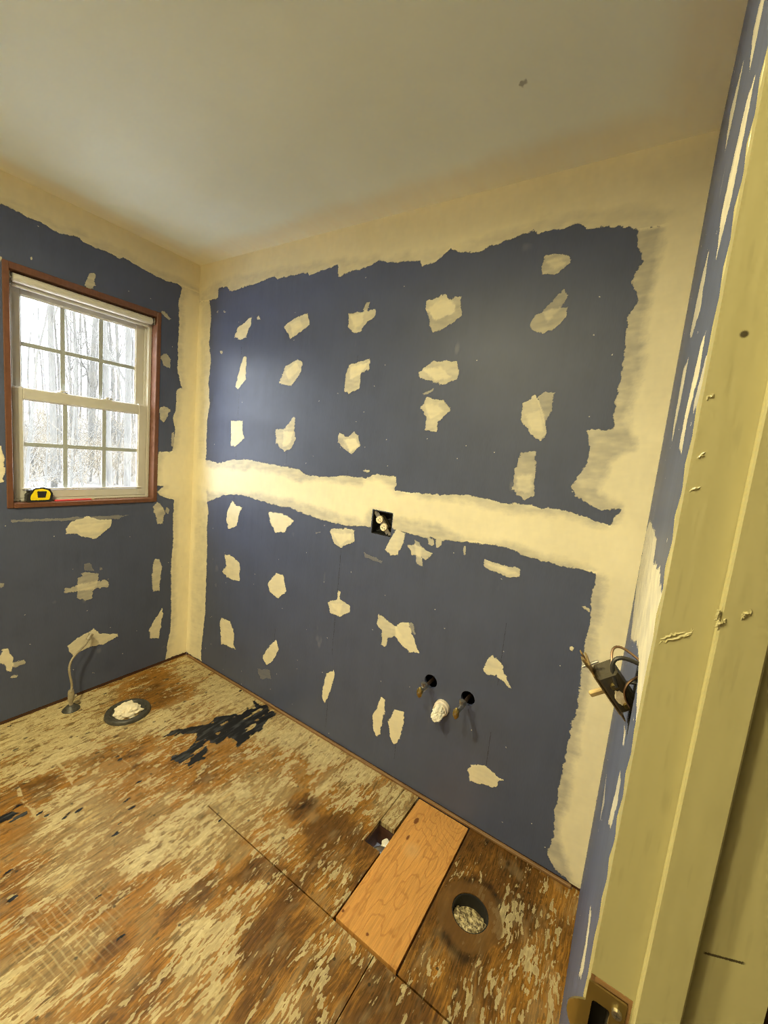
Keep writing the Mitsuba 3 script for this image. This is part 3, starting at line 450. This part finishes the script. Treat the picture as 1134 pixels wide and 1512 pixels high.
for y in (-.645, -.452):
    k = add('sash_lock', cat_(box(-.072, -.050, y - .022, y + .022, 1.587, 1.592, .001), cyl((-.061, y, 1.590), (-.061, y, 1.600), .009), box(-.064, -.052, y - .004, y + .026, 1.597, 1.602, .001)), 'white_plastic', w)
    add('latch_slot', box(-.0585, -.0495, y + .012, y + .024, 1.5925, 1.5955), 'black_plastic', w)
for y in (-.80, -.285): add('tilt_latch', box(-.066, -.052, y - .014, y + .014, 1.587, 1.5925, .001), 'white_plastic', w)
add('lift_rail', box(-.050, -.040, -.80, -.285, 1.121, 1.127, .001), 'vinyl', lo)

t = thing('roller_shade', 'rolled-up white roller shade at the top of the window', 'roller shade')
add('tube', cyl((-.022, -.826, 2.046), (-.022, -.257, 2.046), .0185, n=32), 'shade_fabric', t, smooth=40)
add('hem_bar', cat_(box(-.041, -.0385, -.822, -.262, 2.016, 2.046, .001), cyl((-.040, -.824, 2.017), (-.040, -.260, 2.017), .0042, n=12)), 'white_plastic', t)
for y, s in ((-.826, -1), (-.257, 1)):
    add('bracket', cat_(box(-.036, -.008, *sorted((y + s * .011, y + s * .013)), 2.030, 2.066, .0005), cyl((-.022, y, 2.046), (-.022, y + s * .012, 2.046), .004)), 'steel', t)

# tape measure: side view profile in (y, z), lying on its base, the hook towards the left
t = thing('tape_measure', 'yellow and black tape measure standing on the left end of the window sill', 'tape measure')
zs = ZB + .0222
def prof(pts, x0, x1, bev=0.0):
    m = extrude(Polygon(pts), x1 - x0)
    v = np.array(m.vertices); return trimesh.Trimesh(np.stack([x0 + v[:, 2], v[:, 0], zs + v[:, 1]], -1), m.faces, process=False)
def rounded(pts, r): return list(Polygon(pts).buffer(-r, quad_segs=6).buffer(r, quad_segs=6).exterior.coords)[:-1]
case = rounded([(-.795, 0), (-.700, 0), (-.697, .040), (-.708, .062), (-.735, .070), (-.765, .066), (-.792, .036)], .008)
add('case', prof(case, -.040, -.006), 'black_plastic', t)
panel = rounded([(-.782, .010), (-.712, .010), (-.706, .042), (-.716, .057), (-.737, .064), (-.764, .060), (-.780, .030)], .006)
add('side_panel', prof(panel, -.007, -.003), 'yellow_plastic', t)
add('badge', prof(rounded([(-.755, .022), (-.727, .022), (-.722, .052), (-.757, .052)], .003), -.0035, -.0018), 'black_plastic', t)
add('thumb_lock', box(-.032, -.014, -.790, -.770, zs + .046, zs + .058, .003), 'black_plastic', t)
add('hook', cat_(box(-.032, -.014, -.812, -.794, zs + .004, zs + .0055), box(-.032, -.014, -.813, -.811, zs + .0, zs + .010)), 'steel', t)

t = thing('pencil', 'flat red carpenter pencil lying on the window sill beside the tape measure', 'pencil')
def bar_between(a, b, w, h):
    a, b = np.array(a), np.array(b); d = b - a; l = np.linalg.norm(d); m = box(0, l, -w / 2, w / 2, 0, h, h * .3)
    R = np.eye(4); R[:3, 0] = d / l; R[:3, 1] = np.cross([0, 0, 1], d / l); R[:3, 2] = np.cross(R[:3, 0], R[:3, 1]); R[:3, 3] = a; m.apply_transform(R); return m
add('shaft', bar_between((-.010, -.690, zs), (-.020, -.535, zs), .014, .007), 'red_paint', t)
tip = trimesh.convex.convex_hull(np.array([[-.013, -.535, zs + .001], [-.027, -.536, zs + .001], [-.013, -.535, zs + .006], [-.027, -.536, zs + .006], [-.0208, -.518, zs + .003], [-.0222, -.518, zs + .003], [-.0215, -.518, zs + .005]]))
add('sharpened_tip', tip, 'tan_plastic', t)
add('lead', box(-.0222, -.0208, -.5185, -.512, zs + .0028, zs + .0048), 'black_plastic', t)

# ------------------------------------------------------------------ plumbing and electrics
def stop_valve(x, z, y_end, lab):
    t = thing('stop_valve', lab, 'valve', 'pipe stub valves on the back wall')
    add('pipe', cyl((x, .06, z), (x, -.050, z), .0072, n=20), 'copper', t, smooth=40)
    add('nut', cyl((x, -.040, z), (x, -.056, z), .0125, n=6), 'steel', t)
    add('body', cat_(cyl((x, -.054, z), (x, y_end + .012, z), .0095, n=20), blob((x, -.068, z), (.0115, .013, .0115), 1, 0.0, sub=3)), 'steel', t, smooth=40)
    add('outlet', cat_(cyl((x, -.068, z), (x, -.068, z + .022), .0075, n=16), cyl((x, -.068, z + .014), (x, -.068, z + .026), .0098, n=6)), 'steel', t)
    h = trimesh.creation.icosphere(3); v = np.array(h.vertices) * [.0125, .0075, .0225]; v *= (1 + .05 * np.cos(8 * np.arctan2(v[:, 2], v[:, 0])))[:, None]
    add('handle', (v + [x, y_end, z - .002], h.faces), 'brass', t, smooth=True)
    add('screw', cyl((x, y_end - .006, z), (x, y_end - .0095, z), .004, n=12), 'steel', t)
stop_valve(1.772, .531, -.098, 'left brass-handled shutoff valve on a copper stub out of the blue back wall')
stop_valve(1.940, .527, -.118, 'right brass-handled shutoff valve on a copper stub out of the blue back wall')
t = thing('drain_stub', 'off-white plastic drain pipe end sticking out of the wall between two valves', 'drain pipe')
add('pipe', lathe([(.0285, .07), (.0285, -.02), (.0285, -.030), (.0250, -.031), (.0245, .02)], (1.838, 0, .443), (0, 1, 0)), 'pvc', t, smooth=35)
add('coupling', lathe([(.031, .012), (.0325, .008), (.0325, -.012), (.031, -.015), (.0286, -.016)], (1.838, 0, .443), (0, 1, 0)), 'pvc', t, smooth=35)
t = thing('plastic_wad', 'crumpled white plastic wad stuffed in the wall drain pipe', 'plastic wad')
wad = [blob((1.838 + dx, dy, .443 + dz), (r, r * 1.2, r * 1.15), s, .7, 2.6) for dx, dy, dz, r, s in ((0, -.036, -.001, .021, 1), (-.006, -.050, -.008, .016, 2), (.007, -.052, -.012, .014, 3), (-.002, -.060, -.016, .012, 4))]
add('wad', tri(mani(wad[0]) + mani(wad[1]) + mani(wad[2]) + mani(wad[3])), 'plaster_white', t); scene[t] = scene.pop(t + '__wad')

t = thing('outlet_box', 'open black electrical box let into the horizontal seam of the back wall', 'electrical box')
add('box', cut(box(1.396, 1.501, .002, .058, 1.099, 1.205), box(1.399, 1.498, -.01, .055, 1.102, 1.202)), 'box_black', t); scene[t + '__housing'] = scene.pop(t + '__box')
for x, z in ((1.408, 1.193), (1.490, 1.112)): add('screw_tab', box(x - .007, x + .007, .006, .008, z - .007, z + .007), 'steel', t)
t = thing('duplex_receptacle', 'ivory duplex receptacle hanging tilted in the open wall box', 'receptacle')
def rot_y(mesh, ang, c):
    Rm = trimesh.transformations.rotation_matrix(ang, [0, 1, 0], c); m = mesh.copy(); m.apply_transform(Rm); return m
rc = np.array([1.447, .004, 1.152]); ra = math.radians(-41)
add('body', rot_y(box(rc[0] - .016, rc[0] + .016, .008, .034, rc[2] - .034, rc[2] + .034, .003), ra, rc), 'dark_plastic', t)
add('yoke', rot_y(cat_(box(rc[0] - .011, rc[0] + .011, .0062, .0078, rc[2] - .052, rc[2] + .052)), ra, rc), 'steel', t)
for s in (-1, 1):
    c = rc + [0, 0, s * .0195]
    fc = Point(0, 0).buffer(.0172, 24).intersection(sbox(-.02, -.0145, .02, .0145))
    m = extrude(fc, .009); v = np.array(m.vertices); m = trimesh.Trimesh(np.stack([c[0] + v[:, 0], -.002 + v[:, 2], c[2] + v[:, 1]], -1), m.faces[:, ::-1], process=False)
    k = add('face', rot_y(m, ra, rc), 'ivory', t)
    for dx, hh in ((-.006, .0042), (.006, .0034)): add('slot', rot_y(box(c[0] + dx - .0011, c[0] + dx + .0011, -.0026, .002, c[2] + .002 - hh, c[2] + .002 + hh), ra, rc), 'black_plastic', k)
    add('slot', rot_y(cyl((c[0], -.0026, c[2] - .0085), (c[0], .002, c[2] - .0085), .0022, n=12), ra, rc), 'black_plastic', k)
add('screw', rot_y(cyl((rc[0], .003, rc[2]), (rc[0], .008, rc[2]), .0035, n=12), ra, rc), 'steel', t)
for i, (dx, dz) in enumerate(((.028, .018), (-.022, -.030))):
    add('wire', tube(spline([(rc[0] + dx * .5, .020, rc[2] + dz), (rc[0] + dx * 1.2, .012, rc[2] + dz * 1.3), (rc[0] + dx * 1.4, .050, rc[2] + dz * .6)], 14), .0018, 8), 'black_plastic', t, smooth=40)

t = thing('switch_box', 'dark electrical box opening in the right wall beside the door jamb', 'electrical box')
add('housing', cut(box(L + .001, L + .055, -.942, -.870, 1.158, 1.252), box(L - .02, L + .052, -.939, -.873, 1.161, 1.249)), 'box_black', t)
t = thing('light_switch', 'old dark light switch dangling by its wires from the right wall', 'light switch')
top, bot = np.array([2.3795, -.930, 1.2345]), np.array([2.4275, -.885, 1.162])
U = (bot - top) / np.linalg.norm(bot - top); N_ = np.array([-.72, -.12, -.55]); N_ -= U * (N_ @ U); N_ /= np.linalg.norm(N_); Wd = np.cross(U, N_)
if Wd[1] > 0: Wd = -Wd
C0 = (top + bot) / 2
def place(m):   # local x along the strap, y along its width, z out of its front
    R = np.eye(4); R[:3, 0], R[:3, 1], R[:3, 2], R[:3, 3] = U, Wd, N_, C0
    if np.linalg.det(R[:3, :3]) < 0: m = trimesh.Trimesh(m.vertices, m.faces[:, ::-1], process=False)
    m = m.copy(); v = np.array(m.vertices) @ R[:3, :3].T + C0; return trimesh.Trimesh(v, m.faces, process=False)
strap = sbox(-.036, -.0105, .036, .0105).union(sbox(-.052, -.0075, .052, .0075)).difference(sbox(-.0055, -.003, .0055, .003)).difference(Point(-.0455, 0).buffer(.0026)).difference(Point(.0455, 0).buffer(.0026)).difference(sbox(-.06, -.0022, -.0495, .0022))
m = extrude(strap, .0016); add('strap', place(m), 'old_brass', t)
add('ear', place(cat_(box(-.062, -.050, -.009, -.003, 0, .0014), box(-.064, -.050, .003, .009, .0005, .002), box(-.055, -.048, -.011, .011, -.003, -.0015))), 'old_brass', t)
add('body', place(cat_(box(-.033, .033, -.0125, .0125, -.026, -.0005, .003), box(-.027, -.006, -.0135, -.010, -.022, -.006, .001), box(.008, .028, -.0135, -.010, -.022, -.006, .001))), 'dark_plastic', t)
add('toggle', place(cat_(box(-.0042, .0042, -.0027, .0027, .0, .0205, .0012))), 'tan_plastic', t)
for u in (-.016, .018): add('screw', place(cyl((u, .0125, -.014), (u, .0165, -.014), .0042, n=14)), 'brass', t); add('screw', place(cyl((u, -.0125, -.014), (u, -.0165, -.014), .0042, n=14)), 'brass', t)
add('mounting_screw', place(cyl((-.0455, 0, -.012), (-.0455, 0, .008), .0018, n=10)), 'steel', t)
add('torn_label', place(blob((.006, .0135, -.012), (.012, .0018, .006), 3, .6, 1.5, 3)), 'paper', t)
def loc(u, w_, n_): return C0 + U * u + Wd * w_ + N_ * n_
for a, mid, b, r, mt_ in ((loc(-.016, .016, -.016), (2.408, -.925, 1.247), (2.445, -.915, 1.243), .0024, 'black_plastic'), (loc(-.030, .002, -.022), (2.405, -.90, 1.252), (2.446, -.905, 1.238), .0016, 'copper'), (loc(.020, .016, -.016), (2.424, -.925, 1.220), (2.446, -.90, 1.232), .0016, 'copper'), (loc(.018, -.015, -.018), (2.425, -.885, 1.205), (2.446, -.89, 1.21), .0022, 'black_plastic')):
    add('wire', tube(spline([a, mid, b], 18), r, 8), mt_, t, smooth=40)

t = thing('water_supply', 'bent grey supply tube rising from a shutoff by the left wall', 'water supply tube')
add('escutcheon', lathe([(.0, .026), (.012, .026), (.016, .024), (.024, .017), (.031, .008), (.036, .004), (.038, .0005)], (.098, -.663, 0), (0, 0, 1)), 'old_iron', t, smooth=50)
add('pipe', cyl((.098, -.663, 0), (.098, -.663, .060), .0095, n=20), 'hose_metal', t, smooth=40)
add('valve', cat_(cyl((.098, -.663, .050), (.098, -.663, .092), .0135, n=20), cyl((.098, -.663, .062), (.098, -.640, .066), .008, n=14), cyl((.098, -.663, .088), (.098, -.663, .104), .0125, n=6)), 'hose_metal', t, smooth=40)
add('tube', tube(spline(HOSE, 48), .0052, 12), 'hose_metal', t, smooth=40)
d = np.array(HOSE[-1]) - np.array(HOSE[-2]); d /= np.linalg.norm(d); e = np.array(HOSE[-1])
add('coupling_nut', cat_(cyl(e - d * .006, e + d * .018, .0105, n=8), lathe([(.0105, .018), (.0125, .019), (.0125, .026), (.008, .026), (.008, .012)], e, d, 16)), 'hose_metal', t, smooth=35)

t = thing('toilet_flange', 'black iron toilet flange ring screwed to the floor near the left wall', 'toilet flange')
add('ring', lathe([(.060, -.02), (.060, .004), (.063, .006), (.073, .006), (.077, .014), (.083, .018), (.092, .018), (.098, .014), (.101, .007), (.102, .0)], (.330, -.502, 0), (0, 0, 1), 56), 'old_iron', t, smooth=35)
for a in (38, 218):
    c = np.array([.330 + .084 * math.cos(math.radians(a)), -.502 + .084 * math.sin(math.radians(a)), 0])
    add('bolt', cat_(cyl(c + [0, 0, .008], c + [0, 0, .034 if a < 90 else .016], .0038, n=12), cyl(c + [0, 0, .011], c + [0, 0, .017], .0085, n=6)), 'old_iron', t)
t = thing('paper_wad', 'cream crumpled rag plugging the toilet flange in the floor', 'rag')
ws = [blob((.330 + dx, -.502 + dy, z), (r, r, r * .6), s, .6, 2.4) for dx, dy, z, r, s in ((0, 0, .004, .054, 1), (.012, .016, .018, .034, 2), (-.022, -.012, .016, .034, 3), (.004, -.030, .012, .030, 5))]
mm = mani(ws[0])
for q in ws[1:]: mm = mm + mani(q)
scene[t] = ply(tri(mm), 'paper', smooth=60)

t = thing('drain_debris', 'pale fibrous debris packed in the round hole of the right floor sheet', 'debris', kind='stuff')
rng = np.random.default_rng(3); bl = []
for i in range(110):
    a, r = rng.uniform(0, 6.28), .050 * math.sqrt(rng.uniform(0, 1)); s = rng.uniform(.004, .013)
    zz = -.034 + .026 * (-(math.sin(a) * r) / .045) + rng.uniform(-.006, .006)
    bl.append(blob((2.137 + r * math.cos(a), -.295 + r * math.sin(a), min(zz, -.010)), (s, s * rng.uniform(.6, 1.6), s * .7), i, .8, 2, 2))
bl.append(cyl((2.137, -.295, -.12), (2.137, -.295, -.050), .059, n=30))
scene[t] = ply(cat_(*bl), 'fibre')
add('drain_sleeve', lathe([(.0595, -.12), (.0595, -.003), (.0560, -.003), (.0560, -.12)], (2.137, -.295, 0), (0, 0, 1), 40), 'box_black', 'floor', smooth=35)
t = thing('pipe_fitting', 'shiny metal pipe fitting visible down the square floor hole beside the new board', 'pipe fitting')
add('elbow', tube(spline([(1.742, -.325, -.075), (1.752, -.285, -.045), (1.768, -.262, -.050), (1.772, -.255, -.11)], 20), .014, 18), 'steel', t, smooth=40)
add('collar', cyl((1.736, -.300, -.062), (1.744, -.282, -.050), .018, n=18), 'steel', t, smooth=40)
add('plastic_scrap', blob((1.764, -.235, -.045), (.012, .020, .006), 5, .7, 2, 3), 'plaster_white', t)
add('joist_edge', cat_(box(1.700, 1.7135, -.33, -.19, -.10, -.018), box(1.7, 1.79, -.205, -.19, -.10, -.018)), 'dark_wood', 'floor')

# ------------------------------------------------------------------ door frame
d = tag('door_1', 'yellow painted wooden door jamb with its stop and a brass strike plate', 'door frame', kind='structure')
JY = -1.116
pocket = box(L + .001, L + .0145, -1.13, -1.098, .985, 1.037)
mort = box(L - .010, L + .0275, -1.13, JY + .0022, .968, 1.0555)
add('jamb', cut(box(L - .003, 2.531, JY, -1.0905, 0, 2.075), pocket, mort), 'trim_paint', d)
add('jamb', box(L - .003, 2.531, -1.899, -1.874, 0, 2.075, .001), 'trim_paint', d)
add('head_jamb', box(L - .003, 2.531, -1.874, JY, 2.050, 2.075, .001), 'trim_paint', d)
add('door_stop', box(2.4615, 2.4885, JY - .0105, JY, 0, 2.050, .0012), 'trim_paint', d)
add('door_stop', box(2.4615, 2.4885, -1.874, -1.8635, 0, 2.050, .0012), 'trim_paint', d)
add('caulk_bead', tube(np.array([[L - .0015, -1.0895 + .0012 * math.sin(i * 1.7) + .0008 * math.sin(i * .63), i * .02] for i in range(104)]), np.array([.0020 + .0008 * math.sin(i * 2.9) for i in range(104)]), 8), 'trim_paint', d, smooth=40)
mx = [cut(box(L - .0025, L + .0272, JY + .0021, JY + .003, .9685, 1.055), box(L + .001, L + .0145, -1.2, -1.0, .985, 1.037)), box(L + .0005, L + .0275, JY - .0002, JY + .002, 1.0505, 1.0553), box(L + .0250, L + .0275, JY - .0002, JY + .002, .9685, 1.0553)]
add('mortise', cat_(*mx), 'raw_wood', d)
add('latch_pocket', cut(box(L + .0012, L + .0143, -1.1125, -1.0975, .9852, 1.0368), box(L + .002, L + .0135, -1.2, -1.099, .986, 1.036)), 'cavity', d)
s = f'{d}__strike_plate'; taken.add(s); labels[s] = {'label': 'brass strike plate'}
pl = sbox(L - .0035, .972, L + .0245, 1.050).union(Point(L + .006, 1.011).buffer(.0215, 24).intersection(sbox(0, 0, L + .002, 3))).buffer(-.001).buffer(.001)
pl = pl.difference(sbox(L + .0040, .990, L + .0115, 1.0325).buffer(.003))
m = extrude(pl, .0016); v, f = trimesh.remesh.subdivide_to_size(m.vertices, m.faces, .004)
yy = JY - .0005 - v[:, 2] + 26 * np.clip(L - .006 - v[:, 0], 0, 1) ** 2
scene[s] = ply((np.stack([v[:, 0], yy, v[:, 1]], -1), f), 'brass')
add('screw', cat_(cyl((L + .0185, JY - .0045, 1.0385), (L + .0185, JY, 1.0385), .0036, .0042, 16)), 'steel', s)
add('screw_slot', cat_(box(L + .0183, L + .0187, JY - .0049, JY - .0040, 1.0362, 1.0408), box(L + .0162, L + .0208, JY - .0049, JY - .0040, 1.0383, 1.0387)), 'black_plastic', s)
rng = np.random.default_rng(4)
for pts in PAINT_RIDGES:
    c = spline([np.array(q) for q in pts], 14); c[:, 0] += rng.normal(0, .0005, 14); c[:, 2] += rng.normal(0, .0005, 14)
    add('paint_ridge', tube(c, np.abs(np.sin(np.linspace(.15, 3.0, 14))) * .0010 + .0002, 6), 'trim_paint', d, smooth=40)

# ------------------------------------------------------------------ ceiling lamps (behind the camera)
for i, (x, y, k) in enumerate(LAMP_SPOTS):
    t = thing('ceiling_light', ['recessed ceiling light nearer the door wall', 'recessed ceiling light nearer the window wall', 'third recessed ceiling light'][i], 'ceiling light')
    add('trim_ring', lathe([(.066, -.002), (.070, -.008), (.086, -.006), (.092, .0)], (x, y, H), (0, 0, 1)), 'white_plastic', t, smooth=40)
    n = 32; a = np.arange(n) / n * 2 * np.pi
    v = np.vstack([np.stack([x + .066 * np.cos(a), y + .066 * np.sin(a), np.full(n, H - .003)], -1), [[x, y, H - .003]]])
    f = [[n, (j + 1) % n, j] for j in range(n)]
    add('lens', (v, np.array(f)), 'white_plastic', t, emitter={'type': 'area', 'radiance': {'type': 'rgb', 'value': (LAMP * k).tolist()}})

# ------------------------------------------------------------------ outdoors: snowy wood
def ground_fn(p, n, uv):
    a = fbm(p.x * .9, p.y * .9, 3, 4)
    far = smoothstep(-10, -19, p.x)
    litter = mix((.042, .038, .032), (.085, .078, .066), fbm(p.x * 3, p.y * 3, 1, 3))
    return mix(litter, (.80, .81, .83), smoothstep(-.04, .06, (.60 - .50 * far) - a))
tex('forest_floor', ground_fn, rough=.9)
def bark_fn(p, n, uv): return mix((.046, .043, .036), (.088, .083, .072), fbm(p.x * 6, p.y * 6, p.z * 1.5, 3))
tex('bark', bark_fn, rough=.9)
plain('twig', (.095, .080, .058), .9)
tag('ground', 'leaf-littered snowy ground outside the window', 'ground', kind='structure')
GX, GY = np.meshgrid(np.linspace(-90, -1.5, 60), np.linspace(-25, 60, 60))
def gz(x, y): return -1.15 + .9 * (1 / (1 + np.exp((x + 27) / 5))) * 3.1 + .25 * np.sin(x * .35 + y * .2)
v = np.stack([GX, GY, gz(GX, GY)], -1).reshape(-1, 3); idx = np.arange(3600).reshape(60, 60)
q = np.stack([idx[:-1, :-1], idx[:-1, 1:], idx[1:, 1:], idx[1:, :-1]], -1).reshape(-1, 4)
scene['ground'] = ply((v, q), 'forest_floor', smooth=True)
def tree_mesh(seed, h, r, lean=(0, 0), dens=1.0, start=.25):
    rng = np.random.default_rng(seed); parts = []
    def grow(p, d, l, r, lev):
        k = 7 if lev == 0 else 5; pts = [p]; rr = [r]
        for i in range(k):
            d = d + rng.normal(0, .05 if lev == 0 else .17, 3) + (np.array([0, 0, .04]) if lev else 0); d /= np.linalg.norm(d)
            pts.append(pts[-1] + d * l / k); rr.append(r * (1 - (.62 if lev == 0 else .75) * (i + 1) / k))
        parts.append(tube(pts, rr, [9, 6, 4, 3][lev]))
        if lev == 3: return
        n = int([16, 6, 5][lev] * dens)
        for j in range(n):
            u = rng.uniform(start if lev == 0 else .2, .98); i = min(int(u * k), k - 1); q = pts[i] + (pts[i + 1] - pts[i]) * (u * k - i)
            t_ = (pts[i + 1] - pts[i]); t_ /= np.linalg.norm(t_); s_ = rng.normal(0, 1, 3); s_ -= t_ * (s_ @ t_); s_ /= np.linalg.norm(s_)
            ang = rng.uniform(.6, 1.15); grow(q, t_ * math.cos(ang) + s_ * math.sin(ang), l * ([.30, .5, .5][lev]) * rng.uniform(.6, 1.2) * (1 - .4 * u), rr[i] * [.34, .6, .65][lev], lev + 1)
    grow(np.zeros(3), np.array([lean[0], lean[1], 1.0]), h, r, 0)
    return cat_(*parts)
NEAR_TREES = [(0, -13.79, 3.71, 0.62, 20, 'thick pale trunk seen through the left lights of the window', None, 1.5), (1, -18.14, 6.41, 0.8, 80, 'bare tree behind the middle lights of the window, just left of the right muntin', None, 1.4), (2, -13.28, 5.1, 0.62, 140, 'bare tree behind the right lights of the window, next to the muntin', None, 1.5), (3, -11.26, 4.73, 0.66, 10, 'bare trunk at the right edge of the window view', None, 1.6), (4, -19.6, 8.12, 0.6, 200, 'bare tree between two thicker trunks in the right lights of the window', None, 1.4), (1, -23.04, 7.57, 0.6, 250, 'bare tree behind the middle lights of the window, next to the left muntin', None, 1.4), (5, -10.13, 1.98, 0.9, 30, 'thin forked sapling in the leftmost lights of the window', None, 1.0), (6, -10.85, 3.05, 1.0, 100, 'thin sapling just right of the left window muntin', None, 1.0), (7, -12.6, 4.09, 0.9, 190, 'thin sapling in the middle lights of the window', None, 1.0), (6, -15.84, 3.83, 1.1, 290, 'branchy sapling behind the left lights of the window', None, 1.0)]
VARIANTS = [ply(tree_mesh(100 + i, 11.0, .15, dens=(1.0 if i < 3 else .8), start=(.12 if i % 2 else .3)), 'bark', smooth=50) for i in range(5)]
SAPLINGS = [ply(tree_mesh(200 + i, 5.0, .035, lean=(.0, .12 * (i - 1)), dens=.8, start=.1), 'bark', smooth=50) for i in range(3)]
def tree(kind, x, y, s, rot, label, group=None, sz=None):
    t = thing('bare_tree', label, 'tree', group)
    scene[t] = {**(VARIANTS + SAPLINGS)[kind], 'to_world': T().translate([x, y, float(gz(x, y)) - .12]).rotate([0, 0, 1], rot).scale([s, s, sz or s])}
for a in NEAR_TREES: tree(*a)
rng = np.random.default_rng(21)
for i in range(12):
    dist = rng.uniform(11, 20); x = EYE[0] - dist; y = EYE[1] + dist * (.25 + .026 * i)
    tree(5 + i % 3, x, y, rng.uniform(.8, 1.3), rng.uniform(0, 360), 'thin bare sapling among the trunks beyond the window', 'thin saplings beyond the window')
rng = np.random.default_rng(77)
for i in range(50):
    dist = rng.uniform(27, 62); slope = -(.22 + .34 * rng.beta(1.9, 1.2)); x = EYE[0] - dist; y = EYE[1] - dist * slope
    tree(int(rng.integers(0, 5)), x, y, rng.uniform(.35, .7), rng.uniform(0, 360), 'slim bare grey tree in the far wood beyond the window', 'bare trees of the far wood', rng.uniform(.9, 1.3))
t = thing('undergrowth', 'tangle of bare grey brush on the slope beyond the window', 'brush', kind='stuff')
rng = np.random.default_rng(5); br = []
for i in range(1000):
    dist = rng.uniform(15, 46); slope = -rng.uniform(.20, .56); x = EYE[0] - dist; y = EYE[1] - dist * slope
    h = rng.uniform(.6, 2.2) * (2.4 if i % 6 == 0 else 1); p = np.array([x, y, float(gz(x, y)) - .05]); d = rng.normal(0, .25, 3) + [0, 0, 1]
    pts = [p]
    for k in range(4): d = d + rng.normal(0, .34, 3) + [0, 0, .1]; d /= np.linalg.norm(d); pts.append(pts[-1] + d * h / 4)
    br.append(tube(pts, np.linspace(.014, .004, 5), 4, cap=False))
    for k in range(4):
        q = pts[1 + k % 3]; e = rng.normal(0, .6, 3) + [0, 0, .5]; e /= np.linalg.norm(e); br.append(tube([q, q + e * h * .25, q + e * h * .45 + [0, 0, .05]], [.007, .005, .002], 3, cap=False))
scene[t] = ply(cat_(*br), 'twig')
